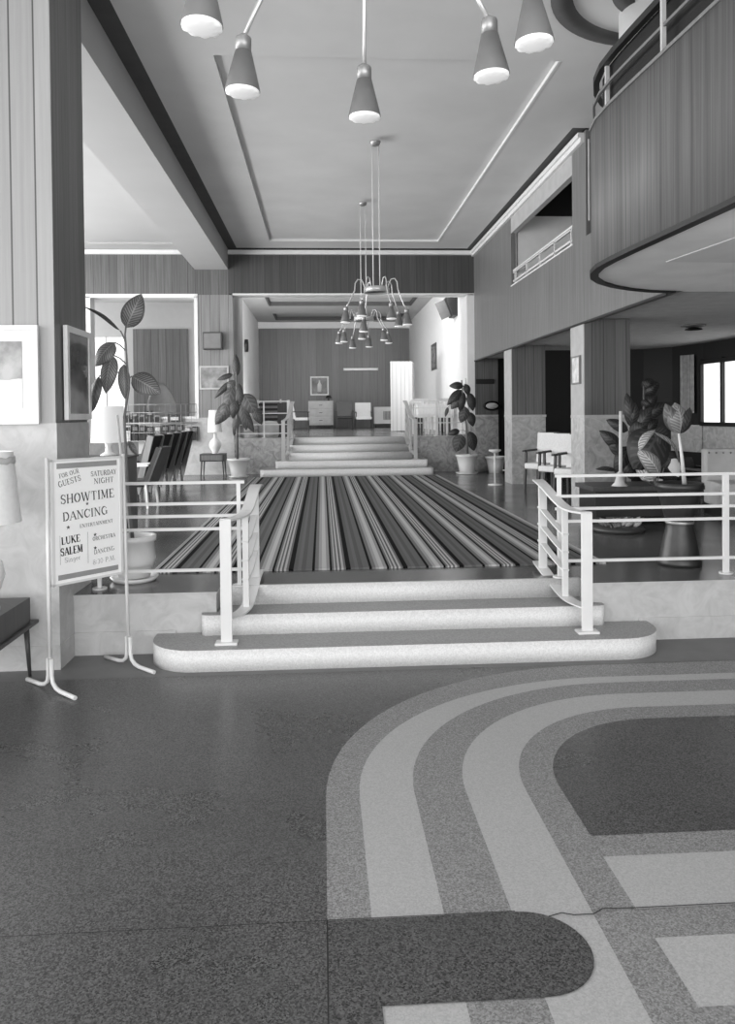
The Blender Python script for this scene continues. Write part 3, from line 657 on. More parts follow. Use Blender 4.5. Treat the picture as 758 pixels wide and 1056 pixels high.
GL = {
 'A': (.86, [(T_, [(.06, 0), (.42, 1)]), (K_, [(.42, 1), (.78, 0)]), (T_, [(.2, .34), (.66, .34)])], [(.06, 0), (.78, 0)]),
 'C': (.82, [(K_, arc(.45, .5, .36, .47, 90, 270, 12)), (T_, arc(.45, .5, .32, .47, 30, 90, 5)), (T_, arc(.45, .5, .32, .47, 270, 335, 5)), (T_, [(.74, .98), (.74, .66)])], []),
 'D': (.86, [(K_, [(.17, 0), (.17, 1)]), (T_, [(.17, .98), (.4, .98)]), (T_, [(.17, .02), (.4, .02)]), (K_, arc(.4, .5, .36, .46, -90, 90, 12))], [(.17, 0), (.17, 1)]),
 'E': (.74, [(K_, [(.17, 0), (.17, 1)]), (T_, [(.17, .97), (.64, .97), (.64, .78)]), (T_, [(.17, .5), (.5, .5)]), (T_, [(.17, .03), (.66, .03), (.66, .24)])], [(.17, 0), (.17, 1)]),
 'F': (.68, [(K_, [(.17, 0), (.17, 1)]), (T_, [(.17, .97), (.62, .97), (.62, .78)]), (T_, [(.17, .5), (.5, .5)])], [(.17, 0), (.17, 1)]),
 'G': (.88, [(K_, arc(.45, .5, .36, .47, 90, 270, 12)), (T_, arc(.45, .5, .32, .47, 30, 90, 5)), (T_, arc(.45, .5, .32, .47, 270, 320, 5)), (K_, [(.72, .06), (.72, .42)])], [(.72, .42)]),
 'H': (.92, [(K_, [(.17, 0), (.17, 1)]), (K_, [(.74, 0), (.74, 1)]), (T_, [(.17, .5), (.74, .5)])], [(.17, 0), (.17, 1), (.74, 0), (.74, 1)]),
 'I': (.42, [(K_, [(.2, 0), (.2, 1)])], [(.2, 0), (.2, 1)]),
 'K': (.86, [(K_, [(.17, 0), (.17, 1)]), (T_, [(.2, .42), (.7, 1)]), (K_, [(.34, .56), (.76, 0)])], [(.17, 0), (.17, 1), (.7, 1), (.76, 0)]),
 'L': (.70, [(K_, [(.17, 0), (.17, 1)]), (T_, [(.17, .03), (.62, .03), (.62, .26)])], [(.17, 0), (.17, 1)]),
 'M': (1.06, [(T_, [(.15, 0), (.17, 1)]), (K_, [(.17, 1), (.50, .08)]), (T_, [(.50, .08), (.84, 1)]), (K_, [(.85, 1), (.86, 0)])], [(.15, 0), (.14, 1), (.86, 0), (.88, 1)]),
 'N': (.92, [(T_, [(.15, 0), (.15, 1)]), (K_, [(.15, 1), (.74, .02)]), (T_, [(.76, 0), (.76, 1)])], [(.15, 0), (.10, 1), (.76, 1)]),
 'O': (.90, [(K_, arc(.43, .5, .34, .46, 110, 250, 10)), (K_, arc(.43, .5, .34, .46, -70, 70, 10)), (T_, arc(.43, .5, .34, .48, 60, 120, 5)), (T_, arc(.43, .5, .34, .48, 240, 300, 5))], []),
 'P': (.74, [(K_, [(.17, 0), (.17, 1)]), (T_, [(.17, .97), (.4, .97)]), (T_, [(.17, .47), (.4, .47)]), (K_*.9, arc(.4, .72, .24, .24, -90, 90, 9))], [(.17, 0), (.17, 1)]),
 'R': (.84, [(K_, [(.17, 0), (.17, 1)]), (T_, [(.17, .97), (.4, .97)]), (T_, [(.17, .49), (.4, .49)]), (K_*.9, arc(.4, .73, .24, .23, -90, 90, 9)), (K_, [(.42, .49), (.74, 0)])], [(.17, 0), (.17, 1), (.74, 0)]),
 'S': (.70, [(K_*.8, arc(.35, .74, .24, .22, 80, 270, 9)+arc(.35, .26, .25, .24, 90, -90, 9)), (T_, arc(.35, .74, .24, .23, 20, 80, 4)), (T_, arc(.35, .26, .25, .24, -90, -160, 4)), (T_, [(.60, .98), (.60, .7)]), (T_, [(.09, .02), (.09, .3)])], []),
 'T': (.82, [(K_, [(.4, 0), (.4, 1)]), (T_, [(.06, .76), (.06, .97), (.74, .97), (.74, .76)])], [(.4, 0)]),
 'U': (.88, [(K_, [(.17, 1), (.17, .3)]), (K_*.7, arc(.44, .3, .27, .28, 180, 360, 10)), (T_, [(.72, .3), (.72, 1)])], [(.17, 1), (.72, 1)]),
 'W': (1.24, [(K_, [(.08, 1), (.34, 0)]), (T_, [(.34, 0), (.6, .95)]), (K_, [(.56, 1), (.84, 0)]), (T_, [(.84, 0), (1.12, 1)])], [(.08, 1), (1.12, 1)]),
 'Y': (.84, [(K_, [(.08, 1), (.4, .45)]), (T_, [(.4, .45), (.74, 1)]), (K_, [(.4, .5), (.4, 0)])], [(.08, 1), (.74, 1), (.4, 0)]),
 '8': (.66, [(.08, arc(.31, .74, .2, .23, 0, 360, 14)), (.1, arc(.31, .26, .25, .25, 0, 360, 14))], []),
 '3': (.64, [(.09, arc(.28, .74, .22, .24, 140, -90, 10)), (.1, arc(.28, .26, .25, .25, 90, -145, 10))], []),
 '0': (.66, [(.09, arc(.31, .5, .24, .48, 0, 360, 18))], []),
 ':': (.28, [(.13, [(.1, .14), (.1, .27)]), (.13, [(.1, .56), (.1, .69)])], []), '.': (.26, [(.13, [(.1, 0), (.1, .13)])], []), ' ': (.40, [], []),
 'i': (.34, [(.1, [(.15, 0), (.15, .62)]), (.11, [(.15, .78), (.15, .9)])], [(.15, 0)]), 'n': (.62, [(.1, [(.13, 0), (.13, .62)]), (.08, arc(.3, .4, .17, .22, 170, 0, 8)+[(.47, 0)])], [(.13, 0), (.47, 0)]),
 'g': (.58, [(.08, arc(.27, .36, .18, .24, 0, 360, 12)), (.08, [(.45, .6), (.45, -.12)]+arc(.27, -.12, .18, .18, 0, -150, 6))], []),
 'e': (.56, [(.08, [(.1, .34), (.44, .34)]+arc(.27, .33, .18, .28, 5, 310, 12))], []), 'r': (.46, [(.1, [(.13, 0), (.13, .62)]), (.08, arc(.3, .42, .16, .18, 160, 60, 5))], [(.13, 0)]),
}
def text(s, x, z_, h, parent, m, rot=0.0, weight=1.0, sx=1.0):
    b = mb(); lv = [0]
    def stroke(w, pts):
        lv[0] += 1; y = -.0128-.00001*lv[0]; pts = [Vector((p[0]*h*sx, p[1]*h)) for p in pts]; w = w*h*weight; n = len(pts); L_, R_ = [], []
        for i, p in enumerate(pts):
            d = (pts[min(i+1, n-1)]-pts[max(i-1, 0)]).normalized(); q = Vector((-d.y, d.x))*w/2
            L_.append(p+q); R_.append(p-q)
        for i in range(n-1): b.poly([(u.x, y, u.y) for u in (L_[i], L_[i+1], R_[i+1], R_[i])])
    X0 = 0
    for ch in s:
        wd, st_, se = GL[ch]
        for w, pts in st_: stroke(w, [(X0+p[0], p[1]) for p in pts])
        for p in se: stroke(.05, [(X0+p[0]-.13, p[1]+(.02 if p[1] < .5 else -.02)), (X0+p[0]+.13, p[1]+(.02 if p[1] < .5 else -.02))])
        X0 += wd+.06
    wid = X0*h*sx; c, s_ = math.cos(rot), math.sin(rot)
    for v in b.bm.verts:
        px, pz = v.co.x-wid/2, v.co.z; v.co.x, v.co.z = x+px*c-pz*s_, z_+px*s_+pz*c
    b.build('lettering', parent, m)
I = M['ink']
text('FOR OUR', .15, 1.376, .030, bd, I, .20, 1.0, .82); text('GUESTS', .155, 1.322, .038, bd, I, .22, 1.1, .86)
text('SATURDAY', .405, 1.362, .034, bd, I, .02, 1.1, .82); text('NIGHT', .405, 1.310, .036, bd, I, .02, 1.1)
text('SHOWTIME', .285, 1.200, .060, bd, I, .03, 1.15, .92); text('DANCING', .265, 1.088, .056, bd, I, .04, 1.15, .98)
text('ENTERTAINMENT', .345, 1.028, .024, bd, I, .04, 1.1, .92)
text('LUKE', .155, .932, .048, bd, M['black'], .05, 1.5, .84); text('SALEM', .16, .860, .050, bd, M['black'], .05, 1.5, .74); text('Singer', .165, .812, .032, bd, I, .06, .8)
text('ORCHESTRA', .40, .928, .026, bd, I, .04, 1.1, .84); text('DANCING', .40, .836, .030, bd, I, .05, .9, .86); text('8:30 P.M.', .40, .768, .032, bd, I, .05, .7)
b = mb()
def star(x, z_, r):
    vs = []
    for k in range(10):
        a = PI/2+k*PI/5; q = r if k % 2 == 0 else r*.42; vs.append(b.bm.verts.new((x+q*math.cos(a), -.0135, z_+q*math.sin(a))))
    b.face(vs, M['ink'])
star(.275, 1.18, .013); star(.135, 1.038, .015); star(.33, .965, .014); star(.33, .875, .014)
for (x0, x1, z0, z1) in ((.075, .077, .80, .99), (.275, .277, .78, .99)): b.box(x0, x1, -.0135, -.012, z0, z1, M['sign_band'])
b.build('ornament', bd)

# ------------------------------------------------------------------ low table with box and lamp at the left pillar
t = thing('side_table', 'low dark wooden table standing against the pillar at the left edge', 'table', (-2.30, 4.95, 0))
b = mb(); b.box(-.55, .345, -.42, .42, .352, .376, M['dark_wood'], .004); b.build('tabletop', t)
for sx, sy in ((.28, .36), (.28, -.34), (-.48, .36), (-.48, -.34)):
    b = mb(); b.tube([(sx, sy, .353), (sx+.02, sy, 0)], .02, M['dark_wood'], 10, r2=.011); b.build('leg', t)
t = thing('radio_cabinet', 'small dark box set with pale front panel, on the low table by the pillar', 'box', (-2.21, 4.98, .377))
b = mb(); b.prism([(-.32, -.22), (.23, -.22), (.23, .30), (-.32, .30)], 0, .17, M['dark_wood']); b.bm.verts.ensure_lookup_table()
for v in b.bm.verts:
    if v.co.z > .1 and v.co.y < 0: v.co.y += .03
b.build('case', t)
b = mb(); b.box(-.2, .18, -.228, -.214, .03, .085, M['white'], .003); b.build('label_panel', t)
b = mb(); b.box(.02, .10, -.234, -.226, .045, .07, M['black']); b.build('slot', t)
t = thing('table_lamp', 'large cream drum table lamp cut by the left edge of the picture', 'lamp', (-2.13, 4.93, .548))
b = mb(); b.lathe([(.09, 0), (.09, .02), (.05, .05), (.10, .14), (.125, .22), (.11, .30), (.05, .37), (.025, .41), (.02, .62)], (0, 0, 0), M['ceramic'], 28); b.build('base', t)
b = mb(); b.lathe([(.225, .555), (.18, 1.0)], (0, 0, 0), M['lamp_shade'], 36, cap=False); sh = b.build('lamp_shade', t)
b = mb(); b.lathe([(.192, .925), (.196, .93), (.190, .965), (.186, .965), (.192, .925)], (0, 0, 0), M['beige'], 36, cap=False, wob=lambda j, a: .006*math.sin(a*24)); b.build('braid', sh)
def picture(name, label, cen, w_, h_, axis, art, fr='pic_white', fw_=.05, mat_w=.0, group=None):
    """axis 'y': hangs facing -y; 'x': facing +x; '-x': facing -x"""
    rz = {'y': 0, 'x': PI/2, '-x': -PI/2}[axis]
    t = thing(name, label, 'picture', cen, rz)
    b = mb()
    for x0, x1, z0, z1 in ((-w_/2, -w_/2+fw_, -h_/2, h_/2), (w_/2-fw_, w_/2, -h_/2, h_/2), (-w_/2+fw_, w_/2-fw_, h_/2-fw_, h_/2), (-w_/2+fw_, w_/2-fw_, -h_/2, -h_/2+fw_)): b.box(x0, x1, -.03, 0, z0, z1, M[fr])
    b.build('frame', t)
    if mat_w:
        b = mb(); b.box(-w_/2+fw_, w_/2-fw_, -.016, -.004, -h_/2+fw_, h_/2-fw_, M['pic_white']); b.build('mount', t)
    k = fw_+mat_w
    b = mb(); b.box(-w_/2+k, w_/2-k, -.02, -.002, -h_/2+k, h_/2-k, M[art]); 
    for v in b.bm.verts: pass
    b.build('print', t)
    return t
M['pic_a'].node_tree  # faded print, pale lower half
picture('framed_picture', 'white framed faded print on the pale front of the left pillar', (-2.375, 5.425, 2.055), .86, .68, 'y', 'pic_a', fw_=.035, mat_w=.075)
picture('framed_picture', 'tall white framed dark print on the dark side of the left pillar', (-1.84, 5.885, 2.08), .56, .68, 'x', 'pic_b', fw_=.045)
picture('framed_picture', 'small pale print on the narrow side of the nearest right column', (XR, 10.235, 2.33), .34, .38, '-x', 'pic_c', fr='mid_wood', fw_=.02)
picture('framed_picture', 'wide dull framed picture on the planks left of the central opening', tuple(at(221, 389.5, YW-.005)), .64, .52, 'y', 'pic_d', fr='beige', fw_=.035)
picture('framed_picture', 'dark upright picture on the white wall of the upper room', (3.47, 23.4, 3.50), 1.0, .80, '-x', 'pic_e', fr='dark_wood', fw_=.05)
t = picture('framed_poster', 'small framed poster with a pale bottle on the far back wall', tuple(at(329.5, 398, 29.98)), .72, .74, 'y', 'pic_b', fw_=.055)
b = mb(); b.lathe([(.0, -.24), (.075, -.24), (.08, .05), (.03, .14), (.03, .24), (.0, .24)], (0, -.03, 0), M['white'], 14, cap=False)
for v in b.bm.verts: v.co.y = -.03+(v.co.y+.03)*.1
b.build('bottle_motif', t)
# speakers, clock, plaques
t = thing('wall_speaker', 'grey box loudspeaker on the planks left of the central opening', 'speaker', tuple(at(220, 352, YW-.005)))
b = mb(); b.box(-.21, .21, -.16, 0, -.19, .19, M['dark_band'], .01); b.build('cabinet', t); b = mb(); b.box(-.18, .18, -.17, -.158, -.16, .16, M['shade_grey']); b.build('grille', t)
t = thing('wall_speaker', 'dark wedge loudspeaker high on the white wall of the upper room', 'speaker', (3.47, 19.6, 4.46))
b = mb(); v = [b.bm.verts.new(p) for p in ((0, -.3, -.22), (0, .3, -.22), (0, .3, .24), (0, -.3, .24), (-.12, -.3, -.22), (-.12, .3, -.22), (-.30, .3, .24), (-.30, -.3, .24))]
for q in ((0, 1, 2, 3), (4, 5, 6, 7), (0, 1, 5, 4), (1, 2, 6, 5), (2, 3, 7, 6), (3, 0, 4, 7)): b.face([v[i] for i in q], M['black'])
b.build('cabinet', t); b = mb(); b.bar((-.135, 0, -.2), (-.305, 0, .22), .5, .01, M['dark_band'], (0, 1, 0)); b.build('grille', t)
t = thing('wall_clock', 'round dark rimmed clock on the white wall beside the left jamb', 'clock', (-2.41, 24.5, 3.97), PI/2)
b = mb(); b.lathe([(.20, 0), (.20, -.10), (.16, -.10), (.15, -.06)], (0, 0, 0), M['black'], 32, cap=False, axis=(0, 1, 0)); b.build('rim', t)
b = mb(); b.lathe([(.155, -.05), (.155, -.04)], (0, 0, 0), M['white'], 32, axis=(0, 1, 0)); fc = b.build('face', t)
b = mb(); b.box(-.006, .006, -.056, -.051, -.02, .12, M['black']); b.box(-.02, .09, -.056, -.051, -.006, .006, M['black']); b.build('hand', fc)
b = mb(); p = at(500.5, 393.5, YW-.005); b.box(p.x-.22, p.x+.20, YW-.035, YW-.001, p.z-.055, p.z+.055, M['black'], .01); 
tag(b.build('wall_plaque'), 'small dark sign board on the planks beside the dark doorway at right', 'sign')
t = thing('wall_lamp', 'oval dark rimmed fitting with pale middle on the end wall at right', 'lamp', tuple(at(506.5, 418.5, YW-.01)))
b = mb(); b.lathe([(.0, -.02), (.19, -.02), (.20, -.08), (.17, -.10)], (0, 0, 0), M['black'], 28, cap=False, axis=(0, 1, 0))
for v_ in b.bm.verts: v_.co.z *= .55
b.build('rim', t)
b = mb(); b.lathe([(.14, -.09), (.11, -.12), (.0, -.13)], (0, 0, 0), M['beige'], 28, cap=False, axis=(0, 1, 0))
for v_ in b.bm.verts: v_.co.z *= .5
b.build('glass', t)
p0 = at(354, 381, 29.97); p1 = at(390, 381, 29.97)
t = thing('strip_light', 'white tube light fixed level on the far back wall', 'lamp', tuple(p0))
b = mb(); b.box(0, p1.x-p0.x, -.06, 0, -.05, .05, M['white'], .01); b.build('housing', t); b = mb(); b.tube([(.05, -.08, 0), (p1.x-p0.x-.05, -.08, 0)], .02, M['glow'], 10); b.build('tube', t)
t = thing('ceiling_vent', 'dark round vent in the low dining ceiling above the window', 'vent', (5.36, 10.76, 3.0))
b = mb(); b.lathe([(.17, 0), (.17, -.02), (.12, -.03), (.12, 0)], (0, 0, 0), M['shade_grey'], 28); b.build('rim', t)
for k in range(3): b = mb(); b.lathe([(.04+.035*k, -.035-.01*k), (.055+.035*k, -.05-.01*k)], (0, 0, 0), M['black'], 24, cap=False); b.build('louvre', t)

# ------------------------------------------------------------------ pots and plants
def pot(name, label, loc, r0, r1, h, m='ceramic', saucer=0.0, rim=.03, waist=None, cat='plant pot'):
    t = thing(name, label, cat, loc)
    z0 = .03 if saucer else 0
    prof = [(r0, z0), (r0+(r1-r0)*.35 if waist is None else waist, z0+(h-z0)*.45), (r1-.01, h-rim*1.6), (r1+.006, h-rim*1.4), (r1+.008, h), (r1-.02, h), (r1-.035, h-.05)]
    b = mb(); b.lathe(prof, (0, 0, 0), M[m], 36); b.build('pot', t)
    b = mb(); b.lathe([(r1-.037, h-.05), (.0, h-.045)], (0, 0, 0), M['soil'], 36, cap=False); b.build('soil', t)
    if saucer: b = mb(); b.lathe([(saucer*.85, 0), (saucer, .035), (saucer-.02, .035), (saucer*.8, .015)], (0, 0, 0), M[m], 36); b.build('saucer', t)
    return t
def plant_on(t, stem_pts, leaves, m, stem_m='stem', r=.018):
    """stem and leaves in hall coordinates, made parts of the plant; leaves: (base, tip, width, sag, fold, normal, material or None)"""
    O = Vector(t.location)
    b = mb(); b.tube([Vector(p)-O for p in stem_pts], r, M[stem_m], 8, r2=r*.45); b.build('stem', t)
    for lf in leaves:
        base, tip, wd, sag, fo, nr = lf[:6]; mm = lf[6] if len(lf) > 6 and lf[6] else m; att = lf[7] if len(lf) > 7 else None
        b = mb(); b.leaf(Vector(base)-O, Vector(tip)-O, wd, sag, fo, nr, M[mm])
        if att is not None:
            a = Vector(att)-O; c = Vector(base)-O; mid = (a+c)/2+Vector((0, 0, .25*(c-a).length*.4)); b.tube([a, mid, c], .006, M[stem_m], 6)
        b.build('leaf', t)
# tall plant beside the sign
Yp = 6.22
t = pot('potted_plant', 'tall broad leaved plant in a big white pot standing behind the notice board', (at(139, 599, Yp).x, Yp, LZ), .12, .165, .36, saucer=.19, waist=.165, cat='plant')
S = lambda x, y, d=0.0: at(x, y, Yp+d)
stem = [S(137, 556), S(133, 520), S(130, 470), S(128, 430), S(133, 400), S(131, 375), S(129, 345), S(130, 335)]
F_ = (0, -1, .15)
plant_on(t, stem, [
    (S(130, 338), S(146, 303), .175, .03, .2, (.25, -1, .1), None, S(129, 345)),
    (S(124, 341), S(86, 316), .05, .04, .9, (.1, -.4, .9), 'leaf_b', S(129, 352)),
    (S(118, 353), S(98, 378), .15, .03, .35, (-.2, -1, .2), None, S(130, 362)),
    (S(116, 366), S(109, 406), .14, .03, .3, (-.1, -1, .1), None, S(131, 376)),
    (S(127, 376), S(129, 412), .095, .02, .3, (.3, -1, 0), None, S(132, 380)),
    (S(136, 388), S(166, 406), .18, .03, .15, (.15, -1, .1), None, S(132, 392)),
    (S(102, 388), S(95, 425), .10, .03, .5, (-.3, -1, .1), 'leaf_b', S(131, 385)),
    (S(133, 455), S(142, 470), .05, .01, .2, F_, 'leaf_c', S(131, 460)),
], 'leaf_a', 'stem', .014)
O = t.location; b = mb(); b.tube([S(136, 556, .03)-O, S(128, 500, .03)-O, S(121, 428, .03)-O], .014, M['pale_stem'], 8, r2=.009); b.build('stake', t)
# plant by the pilaster
Yp = 16.35
t = pot('potted_plant', 'dense dark potted plant in a white pot left of the far steps', (at(246, 490, Yp).x, Yp, LZ), .15, .235, .40, saucer=.22, cat='plant')
stem = [S(245, 474), S(244, 440), S(244, 400), S(243, 370)]
plant_on(t, stem, [
    (S(244, 388), S(243, 365), .17, .03, .3, F_, None, S(244, 395)), (S(240, 386), S(224, 392), .12, .03, .3, F_, None, S(243, 400)),
    (S(238, 393), S(221, 411), .13, .03, .4, F_, None, S(243, 405)), (S(240, 398), S(232, 425), .26, .04, .2, F_, 'leaf_c', S(244, 405)),
    (S(238, 415), S(222, 438), .30, .04, .2, F_, 'leaf_b', S(244, 415)), (S(236, 412), S(228, 434), .22, .05, .2, F_, 'leaf_c', S(244, 415)),
    (S(252, 406), S(264, 428), .33, .04, .15, F_, 'leaf_c', S(244, 412)), (S(250, 412), S(254, 444), .24, .03, .2, F_, 'leaf_b', S(244, 415)),
    (S(262, 420), S(270, 438), .22, .03, .2, F_, 'leaf_b', S(244, 420)), (S(243, 410), S(240, 432), .2, .05, .2, F_, 'leaf_b', S(244, 415)),
    (S(246, 395), S(249, 420), .16, .04, .2, F_, None, S(244, 402)), (S(246, 425), S(241, 450), .16, .03, .2, F_, None, S(244, 425)),
    (S(242, 392), S(234, 402), .16, .04, .2, F_, 'leaf_c', S(244, 398)), (S(248, 420), S(262, 446), .2, .03, .2, F_, None, S(244, 425)),
], 'leaf_b', 'stem', .03)
# plant right of the far steps
Yp = 16.4
t = pot('potted_plant', 'potted plant with drooping leaves on a pale stake right of the far steps', (at(481.5, 487, Yp).x, Yp, LZ), .16, .235, .42, saucer=.25, cat='plant')
stem = [S(482, 468), S(481, 440), S(478, 415), S(476, 392)]
plant_on(t, stem, [
    (S(478, 398), S(463, 398), .17, .06, .25, F_, None, S(477, 400)), (S(476, 402), S(461, 418), .2, .05, .25, F_, None, S(478, 405)),
    (S(475, 410), S(465, 422), .2, .05, .25, F_, 'leaf_c', S(478, 410)), (S(478, 404), S(474, 425), .18, .05, .2, F_, 'leaf_b', S(478, 405)),
    (S(481, 420), S(475, 436), .24, .04, .2, F_, 'leaf_c', S(479, 420)), (S(484, 405), S(488, 424), .2, .04, .2, F_, None, S(478, 405)),
    (S(474, 444), S(462, 448), .15, .04, .3, F_, None, S(481, 445)), (S(476, 448), S(470, 466), .3, .03, .2, F_, 'leaf_c', S(481, 450)),
    (S(484, 445), S(489, 465), .26, .03, .2, F_, 'leaf_b', S(481, 450)), (S(462, 420), S(459, 430), .08, .02, .3, F_, 'leaf_c', S(478, 412)),
    (S(484, 425), S(488, 440), .2, .04, .2, F_, 'leaf_b', S(480, 425)), (S(480, 396), S(483, 408), .16, .04, .2, F_, None, S(477, 398)),
], 'leaf_b', 'stem', .03)
b = mb(); O = t.location; b.tube([S(486, 470, .05)-O, S(484, 430, .03)-O, S(480, 390, .03)-O], .025, M['pale_stem'], 8, r2=.012); b.build('stake', t)
pot('plant_pot', 'white tub with dark filling beside the round stone, near the dark doorway', (at(511, 486, 16.6).x, 16.6, LZ), .15, .22, .36)
b = mb(); b.lathe([(.08, 0), (.17, .06), (.22, .18), (.20, .30), (.12, .38), (.0, .40)], (0, 0, 0), M['stone'], 28, cap=False)
tag(b.build('stone_ball', loc=(at(496.0, 487, 16.9).x, 16.93, LZ)), 'round rough stone between the two white pots on the right', 'stone')
t = thing('ashtray_stand', 'thin white pedestal ashtray on the polished floor by the second column', 'ashtray', (3.13, 13.75, LZ))
b = mb(); b.lathe([(.13, 0), (.13, .012), (.02, .03)], (0, 0, 0), M['rail'], 24); b.build('base', t); b = mb(); b.tube([(0, 0, .02), (0, 0, .60)], .016, M['rail'], 8); b.build('pole', t)
b = mb(); b.lathe([(.03, .58), (.11, .62), (.11, .645), (.085, .645), (.03, .61)], (0, 0, 0), M['rail'], 24); b.build('dish', t)
# ------------------------------------------------------------------ urn and planter behind the right railing
t = thing('pedestal_urn', 'tall dark glazed waisted urn behind the right railing', 'urn', (3.04, 6.36, LZ))
b = mb(); b.lathe([(.175, 0), (.178, .03), (.165, .06), (.135, .22), (.112, .32), (.108, .37), (.12, .40), (.150, .52), (.182, .64), (.195, .66), (.195, .70), (.17, .70), (.14, .62)], (0, 0, 0), M['urn'], 48); b.build('body', t)
b = mb(); b.lathe([(.116, .355), (.118, .365), (.116, .375)], (0, 0, 0), M['dull_metal'], 48, cap=False); b.build('band', t)
t = thing('leafy_plant', 'two big cupped grey leaves on pale stalks rising from the dark urn', 'plant', (3.04, 6.36, LZ+.64))
Yp = 6.36
plant_on(t, [S(706, 500), S(703, 470), S(700, 447)], [
    (S(701, 447), S(696, 415), .21, .05, .35, (.1, -1, .1), 'leaf_round', None), (S(699, 446), S(686, 416), .14, .04, .3, (-.4, -1, .1), 'leaf_c', None),
    (S(702, 447), S(712, 420), .14, .04, .4, (.5, -1, .1), 'leaf_b', None),
], 'leaf_c', 'pale_stem', .02)
# big arching variegated leaf plant standing in the planter
t = thing('trough_planter', 'long low dark planter box standing before the nearest right column', 'planter', (3.75, 8.9, LZ))
b = mb(); b.prism([(-.62, -.28), (.62, -.28), (.62, .28), (-.62, .28)], .1, .44, M['black']); b.prism([(-.66, -.31), (.66, -.31), (.66, .31), (-.66, .31)], .40, .45, M['dark_wood']); b.build('box', t)
for sx in (-.5, .5):
    b = mb(); b.box(sx-.03, sx+.03, -.2, .2, 0, .1, M['black']); b.build('foot', t)
Yp = 8.75
t = thing('leafy_plant', 'dark bushy plant on a pale stake in the trough, in front of the column', 'plant', (at(640, 498, Yp).x, Yp, LZ+.45))
plant_on(t, [S(644, 500), S(646, 470), S(650, 440)], [
    (S(640, 462), S(618, 444), .16, .05, .4, F_, 'leaf_b', S(645, 465)), (S(638, 470), S(626, 448), .13, .04, .3, F_, 'leaf_c', S(645, 475)),
    (S(636, 484), S(614, 484), .10, .03, .4, (0, -.5, .8), 'leaf_b', S(645, 480)), (S(648, 444), S(625, 433), .14, .04, .4, F_, 'leaf_b', S(648, 450)),
    (S(650, 446), S(668, 436), .18, .05, .3, F_, 'leaf_b', S(648, 450)), (S(648, 460), S(634, 488), .2, .05, .3, F_, 'leaf_b', S(646, 465)),
    (S(652, 455), S(664, 480), .22, .04, .3, F_, 'leaf_b', S(647, 460)), (S(650, 440), S(655, 415), .15, .04, .3, F_, 'leaf_b', S(649, 450)),
    (S(652, 440), S(646, 405), .16, .04, .3, F_, 'leaf_b', S(649, 445)), (S(655, 442), S(672, 420), .16, .04, .3, F_, 'leaf_b', S(649, 445)),
    (S(660, 448), S(676, 452), .16, .04, .3, F_, 'leaf_c', S(649, 450)), (S(646, 470), S(652, 495), .2, .04, .3, F_, 'leaf_b', S(646, 475)),
], 'leaf_b', 'stem', .02)
O = t.location
b = mb(); b.tube([S(640, 498, -.25)-O, S(640, 424, -.25)-O], .022, M['pale_stem'], 8, r2=.018); b.build('stake', t)
b = mb(); b.lathe([(.10, 0), (.06, .04), (.02, .16)], S(639, 501, -.25)-O, M['pale_stem'], 6); b.build('stake_foot', t)
Yp = 8.55
t = thing('leafy_plant', 'arching plant with large pale striped leaves in the trough beside the urn', 'plant', (at(682, 500, Yp).x, Yp, LZ+.45))
plant_on(t, [S(676, 500), S(675, 480), S(674, 460)], [
    (S(680, 490), S(656, 462), .20, .12, .5, (-.6, -.5, .7), 'leaf_pale', S(678, 498)),
    (S(656, 465), S(676, 443), .16, .08, .5, (-.5, -.4, .8), 'leaf_pale', S(676, 490)), (S(674, 445), S(700, 478), .15, .10, .5, (.6, -.4, .7), 'leaf_pale', S(676, 480)),
    (S(680, 446), S(653, 484), .52, .05, .2, F_, 'leaf_b', S(675, 470)), (S(662, 495), S(676, 468), .26, .03, .2, (-.3, -1, .1), 'leaf_pale', S(672, 500)),
    (S(672, 478), S(686, 462), .22, .03, .2, F_, 'white', S(676, 490)), (S(686, 466), S(694, 486), .22, .02, .2, F_, 'leaf_b', S(680, 490)),
    (S(690, 470), S(700, 492), .15, .03, .3, F_, 'white', S(682, 492)), (S(672, 446), S(690, 458), .3, .03, .2, F_, 'leaf_b', S(676, 470)),
], 'leaf_b', 'stem', .02)
Yp = 10.9
t = thing('leafy_plant', 'dark tall plant in deep shade right behind the nearest column', 'plant', (at(665, 500, Yp).x, Yp, LZ))
lv = []
random.seed(3)
for k in range(16):
    x = 668+random.uniform(-14, 22); y = random.uniform(388, 450); lv.append((S(664, y+12), S(x+random.uniform(-8, 10), y), .18, .04, .3, F_, 'leaf_b', S(663, y+20)))
plant_on(t, [S(664, 514), S(664, 450), S(664, 395)], lv, 'leaf_b', 'stem', .03)
pot('plant_pot', 'plain dark tub holding the shaded plant behind the nearest column', (at(665, 514, Yp).x+.0, Yp, LZ-.0), .2, .26, .4, 'black')
t = thing('flower_bed', 'low clump of pale foliage on the floor in front of the trough', 'plant', (at(636, 541, 8.25).x, 8.22, LZ))
random.seed(11)
b = mb(); b.lathe([(.26, 0), (.29, .03), (.27, .05), (.1, .05)], (0, 0, 0), M['dark_wood'], 24); b.build('tray', t)
for k in range(22):
    a = random.uniform(0, 2*PI); r_ = random.uniform(.0, .2); p = Vector((r_*math.cos(a), r_*math.sin(a)*.7, .05)); q = p+Vector((.09*math.cos(a), .07*math.sin(a), random.uniform(.04, .10)))
    b = mb(); b.leaf(p, q, .06, .02, .2, (0, -.6, .8), M['leaf_pale'], n=5); b.build('leaf', t)

